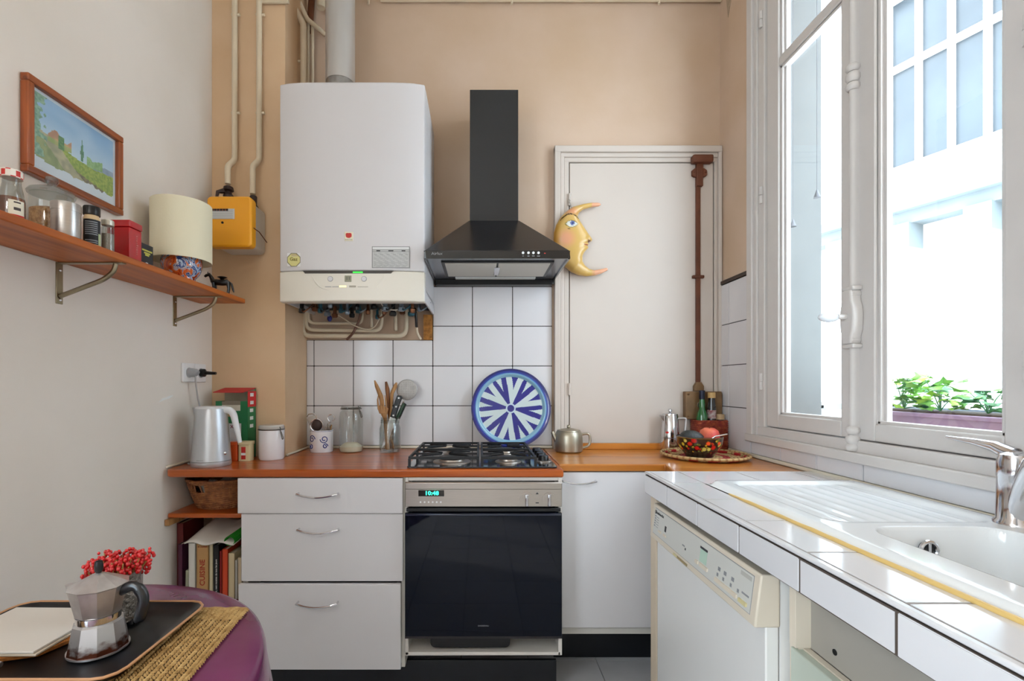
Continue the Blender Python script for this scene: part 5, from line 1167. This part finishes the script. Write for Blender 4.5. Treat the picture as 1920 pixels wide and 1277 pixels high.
bottle('green_bottle', 'green glass bottle with dark capsule in the red basket', (1.087, 2.35, ZB), [(0, 0), (.025, 0), (.0265, .005), (.0265, .15), (.023, .175), (.0135, .198), (.0125, .245)], mat('green_glass', '#0a4f1e', .08, coat=.8, c2='#126b2b', scale=6), [('capsule', [(.0135, .243), (.0138, .285), (.012, .287), (0, .287)], mat('dark_foil', '#1f2233', .35, metal=.5))])
bottle('sauce_bottle', 'dark bottle with tan cap at the back of the basket', (1.134, 2.35, ZB), [(0, 0), (.019, 0), (.02, .004), (.02, .2), (.0165, .225), (.0155, .25)], mat('dark_sauce_glass', '#150f10', .12, coat=.8), [('cap', [(.0175, .25), (.0175, .275), (.016, .277), (0, .277)], mat('tan_cap', '#c9a368', .5)), ('label', [(.0204, .15), (.0204, .19), (.0199, .191)], mat('worn_label', '#b7a9a5', .6, c2='#7d2a33', scale=70))])
bottle('spice_bottle', 'short dark jar with cork-coloured lid at the basket edge', (1.174, 2.345, ZB), [(0, 0), (.018, 0), (.019, .004), (.019, .14), (.016, .145)], mat('dark_sauce_glass', '#150f10', .12, coat=.8), [('cap', [(.0185, .145), (.019, .168), (.016, .171), (0, .171)], mat('cork_cap', '#b99a74', .6))], 'jar')

# ------------------------------------------------------------------ moon mask on the door
mo = thing('moon_ornament', 'painted crescent moon face hanging on the cream door', 'ornament', (.43, YB - .05, 1.77))
outer = [(685, 165), (672, 148), (640, 142), (560, 143), (450, 160), (310, 200), (210, 270), (140, 350), (90, 440), (60, 540), (55, 630), (75, 730), (110, 830), (160, 930), (210, 1000), (290, 1065), (390, 1105), (490, 1120), (600, 1110), (700, 1080), (770, 1045), (782, 1028), (770, 1014)]
inner = [(685, 170), (660, 187), (600, 195), (540, 205), (450, 230), (395, 275), (375, 325), (400, 385), (460, 470), (520, 560), (568, 636), (560, 655), (512, 682), (524, 696), (505, 716), (520, 738), (510, 755), (470, 795), (440, 850), (438, 920), (470, 975), (530, 1025), (600, 1040), (680, 1026), (755, 1010), (770, 1012)]
def resample(pl_, n):
    P = np.array(pl_, float); d = np.r_[0, np.cumsum(np.hypot(*np.diff(P, axis=0).T))]; s_ = np.linspace(0, d[-1], n)
    return np.c_[np.interp(s_, d, P[:, 0]), np.interp(s_, d, P[:, 1])]
NU, NV = 150, 44
A = resample(outer, NU + 1); B = resample(inner, NU + 1)
YM = YB - .045
def mp_(x, y): return (wx(1030 + x / 7.09, YM), wz(360 + y / 7.09, YM))
def moonc(x, y):
    ex, ey = x - 280, y - 452
    if (x - 292) ** 2 + (y - 442) ** 2 < 12 ** 2: return (.08, .1, .25)
    if (x - 292) ** 2 + (y - 442) ** 2 < 29 ** 2: return (.33, .4, .62)
    if abs(ey) < 40 * (1 - (ex / 78) ** 2) and abs(ex) < 78: return (.86, .86, .82)
    if abs(ey) < 50 * (1 - (ex / 92) ** 2) and abs(ex) < 92: return (.55, .47, .16)
    by = 395 - .00000 * x - 75 * math.sin(PI * max(0, min(1, (x - 140) / 250))) ** .8
    if 140 < x < 375 and abs(y - by) < 9: return (.16, .06, .04)
    if 225 < x < 262 and abs(y - (512 + (x - 225) * .35)) < 5: return (.2, .12, .05)
    if 500 < x < 540 and 655 < y < 682: return (.35, .16, .1)
    if 440 < x < 520 and abs(y - (716 - (x - 440) * .02)) < 6: return (.62, .25, .16)
    c = (.82, .66, .36)
    c = mixc(c, (.88, .62, .46), max(0, 1 - math.hypot((x - 210) / 150, (y - 640) / 150)) * 1.5)
    c = mixc(c, (.85, .58, .42), max(0, 1 - math.hypot((x - 280) / 130, (y - 270) / 80)) * 1.2)
    c = mixc(c, (.88, .64, .5), 1 if (x > 560 and (y < 230 or y > 1000)) else 0)
    c = mixc(c, (.78, .55, .2), max(0, min(1, (150 - x) / 90)))
    return mixc(c, (.72, .58, .24), .35 if (500 < x < 600 and y > 1040) else 0)
b = MB(); vcs = []
for i in range(NU + 1):
    wdt = math.hypot(*(A[i] - B[i])) / 7.09 * YM / 900; H = min(.036, wdt * .42)
    for j in range(NV + 1):
        s_ = j / NV; s2 = .5 - .5 * math.cos(PI * s_)
        x, y = A[i] * (1 - s2) + B[i] * s2; h = H * math.sqrt(max(0, 1 - (2 * s2 - 1) ** 2))
        h += .008 * max(0, 1 - math.hypot((x - 530) / 60, (y - 625) / 60)) - .003 * max(0, 1 - math.hypot((x - 280) / 90, (y - 450) / 60))
        X, Z = mp_(x, y); b.v.append((X, YM - h, Z)); vcs.append(moonc(x, y))
for i in range(NU):
    for j in range(NV): a = i * (NV + 1) + j; b.f.append((a, a + 1, a + NV + 2, a + NV + 1))
nf = len(b.v)
for i in range(NU + 1):
    for P in (A[i], B[i]): X, Z = mp_(*P); b.v.append((X, YM + .006, Z)); vcs.append((.75, .55, .25))
for i in range(NU):
    a = i * (NV + 1); q = nf + 2 * i
    b.f += [(q, q + 1, q + 3, q + 2), (a, a + NV + 1, q + 2, q), (a + NV, q + 1, q + 3, a + 2 * NV + 1)]
b.vc = vcs
build(b, 'face', vcol('painted_wood', .3, .3), mo, smooth=70)
X, Z = mp_(295, 195)
build(MB().tube([(X, YM, Z - .004), (X - .004, YM + .005, Z + .012), (X - .009, YM + .01, Z + .03)], .002, 6).tube(arc((X - .01, YM + .012, Z + .034), .006, 0, 360, 14, 'xz')[:-1], .0015, 6, True), 'hook', M_steel, mo)

# ------------------------------------------------------------------ open shelving at the left end
tag(build(MB().box(XL + .004, -.912, 1.845, 2.15, .708, .726), 'lower_shelf', M_wood, smooth=0, bevel=.004), 'short wooden shelf holding the wicker basket', 'shelf')
tag(build(MB().box(XL + .004, -.912, 1.85, 2.15, .292, .31), 'bottom_shelf', M_wood, smooth=0, bevel=.003), 'bottom wooden shelf holding the cookbooks', 'shelf')
tag(build(MB().box(XL + .002, XL + .02, 1.83, 2.12, .682, .706), 'shelf_cleat', M_lwood, smooth=0, bevel=.002), 'pale wooden cleat under the basket shelf', 'cleat')
t = thing('wicker_basket', 'brown oval wicker basket under the worktop', 'basket', (-1.057, 1.985, .7265))
M_wk = mat('brown_wicker', '#a2673a', .7, c2='#6b3a1a', scale=50, bump=.5, bscale=80)
bcx, bcy = -1.057, 1.985
for k in range(15):
    f = k / 14; rx = .098 + .038 * f ** .8; ry = .09 + .035 * f ** .8; z = .733 + .108 * f
    n = 60; P = [(bcx + (rx + .002 * (-1) ** (i + k)) * math.cos(2 * PI * i / n), bcy + ry * math.sin(2 * PI * i / n), z + .0016 * math.sin(i * 1.3 + k)) for i in range(n)]
    if 9 <= k <= 12: 
        P = [p for p in P if not (abs(p[0] - (bcx - .045)) < .022 and p[1] < bcy)]
        st = next((i for i in range(len(P)) if abs((Vector(P[i]) - Vector(P[i - 1])).length) > .03), 0)
        P = P[st:] + P[:st]; build(MB().tube(P, .0046, 6), 'woven_row', M_wk, t)
    else: build(MB().tube(P, .0046 if k < 14 else .0062, 6, True), 'woven_row', M_wk, t)
stk_ = MB()
for i in range(44):
    a = 2 * PI * i / 44; sg = .12 if i % 2 else -.12
    if abs(bcx + .136 * math.cos(a) - (bcx - .045)) < .024 and math.sin(a) < 0: continue
    stk_.tube([(bcx + (.1 + .038 * f) * math.cos(a + sg * f), bcy + (.092 + .035 * f) * math.sin(a + sg * f), .733 + .106 * f) for f in (0, .35, .7, 1)], .0032, 5)
tag(build(stk_, 'stakes', mat('dark_wicker', '#7d4a26', .7), t), kind='stuff')
build(MB().lathe([(0, 0), (.097, 0), (.097, .006), (0, .006)], (bcx, bcy, .7267), 30, 1, .93), 'bottom', M_wk, t)
build(MB().tube([(bcx - .05, bcy + .115, .835), (bcx - .04, bcy + .118, .855), (bcx, bcy + .12, .861), (bcx + .04, bcy + .118, .855), (bcx + .05, bcy + .115, .835)], .006, 6), 'handle', M_wk, t)
random.seed(31)
M_bag = mat('crumpled_bag', '#cfc8bd', .6, bump=.6, bscale=40)
for k, (dx, dy, z, r) in enumerate(((-.045, -.02, .80, .04), (.04, -.01, .815, .05), (.07, .03, .80, .035))):
    b = MB(); b.ball((bcx + dx, bcy + dy, z), r, r * .9, r * .75, 14, 9); b.v = [(x + random.uniform(-.005, .005), y + random.uniform(-.005, .005), zz + random.uniform(-.006, .006)) for x, y, zz in b.v]
    tag(build(b, 'crumpled_bag', (M_bag, mat('grey_bag', '#8f8c86', .5), M_bag)[k], smooth=25), ('pale crumpled bag behind the basket handle hole', 'grey crumpled bag in the middle of wicker basket', 'pale crumpled bag at the right of wicker basket')[k], 'bag')
# cookbooks
def book(label, x0, x1, top, depth, mc, lean=0, y=1.862, txt=None, pages=True):
    t = thing('book', label, 'book', ((x0 + x1) / 2, y + depth / 2, .3105), 'cookbooks on the bottom shelf')
    def bx(nm, a0, a1, b0, b1, c0, c1, m, bev=0):
        mb = MB().box(a0, a1, b0, b1, c0, c1); mb.v = [(x + lean * (z - .3105), yy, z) for x, yy, z in mb.v]; return build(mb, nm, m, t, smooth=0, bevel=bev)
    bx('cover', x0 + .0005, x1 - .0005, y, y + .004, .311, top, mc, .001); bx('cover', x0 + .0005, x0 + .0025, y, y + depth, .311, top, mc); bx('cover', x1 - .0025, x1 - .0005, y, y + depth, .311, top, mc)
    bx('pages', x0 + .0026, x1 - .0026, y + .0045, y + depth - .004, .314, top - .004, M_pages)
    return t
M_pages = mat('book_pages', '#d9cdb4', .8)
def bk(n, c): return mat('book_' + n, c, .5)
book('tall dark red book with gilt spine behind the others', -1.2, -1.174, .672, .14, bk('maroon', '#5c1414'), y=1.90)
book('thin dark purple book nearest the left wall', -1.169, -1.152, .602, .18, bk('purple', '#4a1a33'), lean=-.01)
book('thin greenish grey booklet among the cookbooks', -1.146, -1.134, .50, .16, bk('sage', '#a8a58f'), lean=.02)
book('white spined book left of the thick tan cookbook', -1.131, -1.104, .606, .18, bk('white', '#cfcbc2'))
b_ = book('thick tan cookbook with red title on its spine', -1.1, -1.052, .604, .19, bk('tan', '#b58a55'))
M_bt = mat('title_red', '#9c2a1c', .6)
text('title', 'LA  CUISINE', .028, (-1.076, 1.8612, .468), 'F', M_bt, b_, spin=PI / 2, bold=.0004); text('author', 'R. OLIVER', .0085, (-1.076, 1.8612, .592), 'F', M_bt, b_)
book('thin cream book right of the thick tan cookbook', -1.05, -1.036, .602, .17, bk('cream', '#cdbf9e'))
b_ = book('black spined book with white vertical lettering', -1.034, -1.012, .60, .18, bk('black', '#121214'))
text('title', 'Bistrot, cent recettes de tous les jours', .0095, (-1.023, 1.8612, .47), 'F', M_txtw, b_, spin=PI / 2)
book('slim dark red book beside the orange one', -1.01, -1.002, .575, .16, bk('red_dark', '#8f1414'))
book('orange-red paperback between black and cream books', -1.0, -.978, .583, .18, bk('orange', '#c9421c'))
book('thick cream paperback right of the orange-red one', -.976, -.952, .567, .17, bk('ivory', '#cbb893'))
book('thin white booklet right of the thick cream paperback', -.95, -.942, .54, .16, bk('white2', '#cfcbc2'))
book('slim cream book with red dot beside the drawers', -.94, -.924, .55, .16, bk('cream2', '#c9b596'))
tag(build(MB().tube(arc((-.934, 1.848, .36), .03, 0, 180, 14, 'xz') , .006, 8), 'bag_handle', mat('dark_red_cord', '#6a1a20', .6)), 'dark red loop handle in front of the last cookbooks', 'handle')
# paper wallet lying on the books, green corrugated roll
pw = MB().grid(lambda u, v: (-1.138 + .19 * u + .03 * v, 1.845 + .2 * v, .612 + .05 * v + .012 * math.sin(u * 5 + v * 3) * v + .006 * math.sin(u * 11) + .012 * u * v), 16, 12)
o = tag(build(pw, 'paper_folder', mat('grey_paper', '#d5d0c8', .7), smooth=30), 'crumpled pale paper folder lying on top of the cookbooks', 'folder')
sd = o.modifiers.new('thick', 'SOLIDIFY'); sd.thickness = .004
gr = MB(); n = 40
def cor(k): return .0165 + (.0016 if k % 2 else 0)
for (y_, q) in ((1.85, 0), (2.0, 1)):
    for k in range(n): gr.v.append((-.966 + .02 * q + cor(k) * 1.2 * math.cos(2 * PI * k / n), y_, .606 + .012 + .02 * q + cor(k) * math.sin(2 * PI * k / n)))
for k in range(n): gr.f.append((k, (k + 1) % n, n + (k + 1) % n, n + k))
o = tag(build(gr, 'card_roll', mat('green_card', '#1f8a24', .5), smooth=0), 'rolled green corrugated card lying on the books', 'card roll')
sd = o.modifiers.new('thick', 'SOLIDIFY'); sd.thickness = .002

# ------------------------------------------------------------------ table with cloth
TC = Vector((-.783, .72, 0)); TR = .418; TT = .75
def TRA(a):
    ca = math.cos(a)
    if ca >= -.02: return TR
    q = .087 / -ca; return (TR ** -6 + q ** -6) ** (-1 / 6)
tb = thing('round_table', 'round table under a shiny purple cloth', 'table', (TC.x, TC.y, 0))
build(MB().prism([(TC.x + (TRA(2 * PI * k / 96) - .005) * math.cos(2 * PI * k / 96), TC.y + (TRA(2 * PI * k / 96) - .005) * math.sin(2 * PI * k / 96)) for k in range(96)], .725, .746), 'top', M_lwood, tb)
for k in range(4):
    a = PI / 4 + k * PI / 2; build(MB().tube([(TC.x + .12 + .16 * math.cos(a), TC.y + .3 * math.sin(a), 0), (TC.x + .11 + .14 * math.cos(a), TC.y + .26 * math.sin(a), .726)], [.016, .022], 10), 'leg', M_lwood, tb)
cl = MB(); n = 220; rows = []
for (f, z) in [(0.0, 0), (.5, 0), (.9, 0), (.985, 0), (1.0, -.003), (1.008, -.012)] + [(1.01 + .0 * k, -.02 - .03 * k) for k in range(11)]:
    rows.append((f, z))
for i, (f, z) in enumerate(rows):
    for k in range(n):
        a = 2 * PI * k / n; d = max(0, -z - .012)
        fold = (.55 * math.sin(11 * a + 1.0) + .3 * math.sin(17 * a + 2.2) + .25 * math.sin(5 * a))
        T_ = TRA(a); r = T_ * f + d * (.10 + .13 * fold); r = max(r, T_ * min(f, 1.0) if d == 0 else T_ * 1.004 + .001)
        x = TC.x + r * math.cos(a); x = max(x, XL + .004 + .002 * (i % 2))
        cl.v.append((x, TC.y + r * math.sin(a), TT + z))
for i in range(len(rows) - 1):
    for k in range(n): cl.f.append((i * n + k, i * n + (k + 1) % n, (i + 1) * n + (k + 1) % n, (i + 1) * n + k))
mcl = mat('purple_oilcloth', '#7a3560', .25, c2='#672a52', scale=5, coat=.4, bump=.25, bscale=18)
o = tag(build(cl, 'tablecloth', mcl, smooth=80), 'shiny purple oilcloth draped over the round table', 'tablecloth')
# woven placemat: plaited rows
MZ = TT + .0012
t = thing('placemat', 'tan plaited straw placemat under the black tray', 'placemat', (-.70, .84, MZ))
mx0, mx1, my0, my1 = -.93, -.486, .66, 1.0
def shr(b_): b_.v = [(x + (my1 - y) * .09, y, z) for x, y, z in b_.v]; return b_
build(shr(MB().box(mx0, mx1, my0, my1, MZ, MZ + .0025)), 'backing', mat('straw_dark', '#4f3a1e', .9), t, smooth=0)
def nub():
    b = MB(); L_, W_, H_ = .0064, .0027, .0042
    b.add([(-L_, 0, 0), (L_, 0, 0), (0, -W_, .0008), (0, W_, .0008), (-L_ * .4, 0, H_), (L_ * .4, 0, H_)], [(0, 2, 4), (4, 2, 5), (2, 1, 5), (0, 4, 3), (4, 5, 3), (5, 1, 3)]); return b
nb = nub(); wv = MB(); px_ = .0092; py2 = .0066; random.seed(2)
ny = int((my1 - my0) / py2); nx2 = int((mx1 - mx0) / px_)
for j in range(nx2 + 1):
    for i in range(ny):
        cx, cy = mx0 + .004 + j * px_ + random.uniform(-.0006, .0006), my0 + .004 + i * py2 + random.uniform(-.0005, .0005)
        ang = (.75 if j % 2 else -.75) + random.uniform(-.15, .15)
        if cy > my1 - .05: ang = .35 + random.uniform(-.1, .1)
        ca, sa = math.cos(ang), math.sin(ang)
        wv.add([(cx + x * ca - y * sa, cy + x * sa + y * ca, MZ + .0022 + z) for x, y, z in nb.v], nb.f)
shr(wv)
me = bpy.data.meshes.new('plait'); me.from_pydata(wv.v, [], wv.f); me.update(); me.polygons.foreach_set('use_smooth', [True] * len(me.polygons))
tag(link('plait', me, mat('straw', '#c9a469', .6, c2='#a27b42', scale=60), t), kind='stuff')
for P in ([(mx0, my1, MZ + .003), (mx1, my1, MZ + .003)], [(mx1, my0, MZ + .003), (mx1, my1, MZ + .003)]):
    pp2 = [Vector(P[0]).lerp(Vector(P[1]), i / 40) + Vector((.0008 * math.sin(i * 2), .0008 * math.cos(i * 2), .0006 * math.sin(i * 1.7))) for i in range(41)]
    build(shr(MB().tube(pp2, .0032, 6)), 'edge_braid', mat('straw', '#c9a469', .6), t)
# black tray
tz = MZ + .0062
t = thing('serving_tray', 'black serving tray with copper rim on the round table', 'tray', (-.75, .86, tz))
def octo(x0, x1, y0, y1, r): return rrect(x0, x1, y0, y1, r, 3)
o1 = octo(-.928, -.574, .744, .98, .025); o2 = octo(-.942, -.56, .73, .994, .034)
mb = MB(); n = len(o1)
mb.v = [(x, y, tz) for x, y in o1] + [(x, y, tz + .014) for x, y in o2] + [(x, y, tz + .0025) for x, y in o1] + [(x * 1.0, y, tz + .0145) for x, y in octo(-.939, -.563, .733, .991, .032)]
mb.f = [tuple(range(n))[::-1], tuple(range(2 * n, 3 * n))] + [(k, (k + 1) % n, n + (k + 1) % n, n + k) for k in range(n)] + [(2 * n + k, 3 * n + k, 3 * n + (k + 1) % n, 2 * n + (k + 1) % n) for k in range(n)] + [(n + k, n + (k + 1) % n, 3 * n + (k + 1) % n, 3 * n + k) for k in range(n)]
build(mb, 'pan', mat('black_tray', '#101013', .3, coat=.2), t, smooth=50)
build(MB().tube([(x, y, tz + .0145) for x, y in o2], .0024, 8, True), 'rim', mat('copper_rim', '#c9956b', .35), t)
TZ2 = tz + .003
# faceted coffee maker
c = (-.664, .836, TZ2); nfac = 10; rot0 = .3
mk = thing('moka_pot', 'worn faceted aluminium moka pot with black handle', 'coffee maker', c)
mk.scale = (0.84, 0.84, 1)
mst = bpy.data.materials.new('stained_aluminium'); mst.use_nodes = True; nt = mst.node_tree; bsd = nt.nodes['Principled BSDF']; bsd.inputs['Metallic'].default_value = .85; bsd.inputs['Roughness'].default_value = .3
tcn = nt.nodes.new('ShaderNodeTexCoord'); sx_ = nt.nodes.new('ShaderNodeSeparateXYZ'); nn = nt.nodes.new('ShaderNodeTexNoise'); nn.inputs['Scale'].default_value = 45
nt.links.new(tcn.outputs['Generated'], sx_.inputs[0]); nt.links.new(tcn.outputs['Generated'], nn.inputs['Vector']); nn.inputs['Scale'].default_value = 6
ad = nt.nodes.new('ShaderNodeMath'); ad.operation = 'MULTIPLY_ADD'; ad.inputs[1].default_value = .75; nt.links.new(nn.outputs['Fac'], ad.inputs[0]); nt.links.new(sx_.outputs['Z'], ad.inputs[2])
rr = nt.nodes.new('ShaderNodeValToRGB'); rr.color_ramp.elements[0].position = .48; rr.color_ramp.elements[0].color = S('#5e3120'); rr.color_ramp.elements[1].position = .78; rr.color_ramp.elements[1].color = S('#c4c2c2')
nt.links.new(ad.outputs[0], rr.inputs[0]); nt.links.new(rr.outputs[0], bsd.inputs['Base Color'])
build(MB().lathe([(0, 0), (.05, 0), (.0535, .002), (.0535, .005)], c, 40), 'foot', M_alu, mk)
build(MB().lathe([(.053, .005), (.0435, .05), (.038, .0535)], c, nfac, rot=rot0), 'water_base', mst, mk, smooth=0)
build(MB().lathe([(.0385, .0535), (.0385, .0635), (.0395, .0645)], c, 40), 'collar', M_chrome, mk)
up = MB().lathe([(.0395, .065), (.0515, .111), (.05, .112)], c, nfac, rot=rot0)
build(up, 'jug', M_alu, mk, smooth=0)
ldm = build(MB().lathe([(.053, .1122), (.0535, .1135), (.012, .131), (.006, .133)], c, nfac, rot=rot0), 'lid', M_alu, mk, smooth=0)
o = build(MB().lathe([(.004, .132), (.0075, .137), (.008, .146), (.0065, .153), (0, .155)], c, 20), 'knob', M_black, ldm); o.location = -world_loc(ldm)
build(MB().hexa([(c[0] - .046, c[1] - .012, c[2] + .085), (c[0] - .03, c[1] - .012, c[2] + .08), (c[0] - .03, c[1] + .012, c[2] + .08), (c[0] - .046, c[1] + .012, c[2] + .09)], [(c[0] - .066, c[1] - .005, c[2] + .1125), (c[0] - .04, c[1] - .02, c[2] + .1125), (c[0] - .04, c[1] + .02, c[2] + .1125), (c[0] - .066, c[1] + .005, c[2] + .1125)]), 'spout', M_alu, mk, smooth=0)
build(MB().tube(bend([(c[0] + .043, c[1] + .004, c[2] + .1), (c[0] + .07, c[1] + .004, c[2] + .112), (c[0] + .093, c[1] + .004, c[2] + .092), (c[0] + .084, c[1] + .004, c[2] + .056), (c[0] + .074, c[1] + .004, c[2] + .048)], .02, 5), [.009] * 6 + [.0105] * 6 + [.011] * 6 + [.006] * 2, 12), 'handle', mat('bakelite', '#16181c', .3, coat=.3), mk)
# silver tin of red berries
c = (-.702, .932, TZ2)
t = thing('berry_pot', 'silver embossed tin pot on small dark feet', 'pot', c)
t.scale = (0.84, 0.84, 1)
build(MB().lathe([(0, .008), (.044, .008), (.046, .012), (.047, .096), (.0485, .1), (.0455, .1), (.044, .014), (0, .013)], c, 40), 'tin', mat('embossed_tin', '#bcb7b0', .3, metal=.8, bump=1.0, bscale=160, c2='#8d8378', scale=60), t)
for k in range(3):
    a = -.35 + k * 2 * PI / 3; build(MB().tube([(c[0] + .04 * math.cos(a), c[1] + .04 * math.sin(a), c[2] + .012), (c[0] + .042 * math.cos(a), c[1] + .042 * math.sin(a), c[2] + .0005)], [.006, .004], 8), 'foot', M_iron, t)
random.seed(17)
M_berry = mat('red_berry', '#d0181c', .15, coat=.6); M_stem = mat('berry_stem', '#b08a4a', .6)
bqs = thing('berry_bouquet', 'bunch of shiny red berry sprigs filling the silver tin', 'bouquet', (c[0], c[1], c[2] + .02))
bqs.scale = (0.86, 0.86, 1)
me_s = []
for v_ in range(5):
    b = MB(); ps = []
    for q in range(7):
        p = (random.uniform(-.009, .009), random.uniform(-.009, .009), random.uniform(-.022, .007)); b.ball(p, random.uniform(.0032, .0042), nu=9, nv=6)
    me_ = b.mesh('sprig_berries', 60); me_.materials.append(M_berry); me_s.append(me_)
for k in range(56):
    a = k * 2.39996; rr_ = .064 * math.sqrt((k + .5) / 56); z = .108 + .012 * random.random() + .008 * (1 if k % 3 else 0)
    top = Vector((rr_ * math.cos(a), rr_ * math.sin(a) * .85, z - .02))
    s_ = build(MB().tube([(top.x * .3, top.y * .3, .0), (top.x * .5, top.y * .5, .06), tuple(top)], .0014, 5), 'sprig', M_stem, bqs, local=True)
    o = link('berries', me_s[k % 5], None, s_, True); o.location = top; o.rotation_euler = (0, 0, a)
# paper napkins on a straw trivet
tv = MB().prism([(-.985 + .25 * x, .79 + .165 * y) for x, y in ((.02, .03), (.35, -.03), (.7, .0), (.95, .12), (1.03, .4), (1.02, .8), (.8, 1.0), (.02, 1.0))], TZ2, TZ2 + .008)
tv.v = [(max(x, -.922), y, z) for x, y, z in tv.v]
tag(build(tv, 'trivet', mat('orange_cork', '#b5702a', .8, c2='#7d4512', scale=50, bump=1.0, bscale=120), smooth=0, bevel=.002), 'orange straw trivet below the paper napkins on tray', 'trivet')
for k in range(2):
    z = TZ2 + .0085 + k * .0045
    nap = MB().prism([(-.924, .795), (-.738 - .004 * k, .797), (-.734, .955 - .002 * k), (-.924, .957)], z, z + .004)
    tag(build(nap, 'paper_napkin', mat('napkin_%d' % k, ('#d8c8b4', '#e2dad0')[k], .8), smooth=0, bevel=.001), ('lower cream paper napkin on the tray', 'upper cream paper napkin on the tray')[k], 'napkin')
t = thing('table_knife', 'rounded metal cutlery handle at the tray edge', 'cutlery', (-.76, .755, TZ2))
build(MB().tube([(-.83, .752, tz + .020), (-.775, .757, tz + .0205), (-.757, .759, tz + .0205)], [.009, .009, .004], 12), 'handle', M_steel, t)
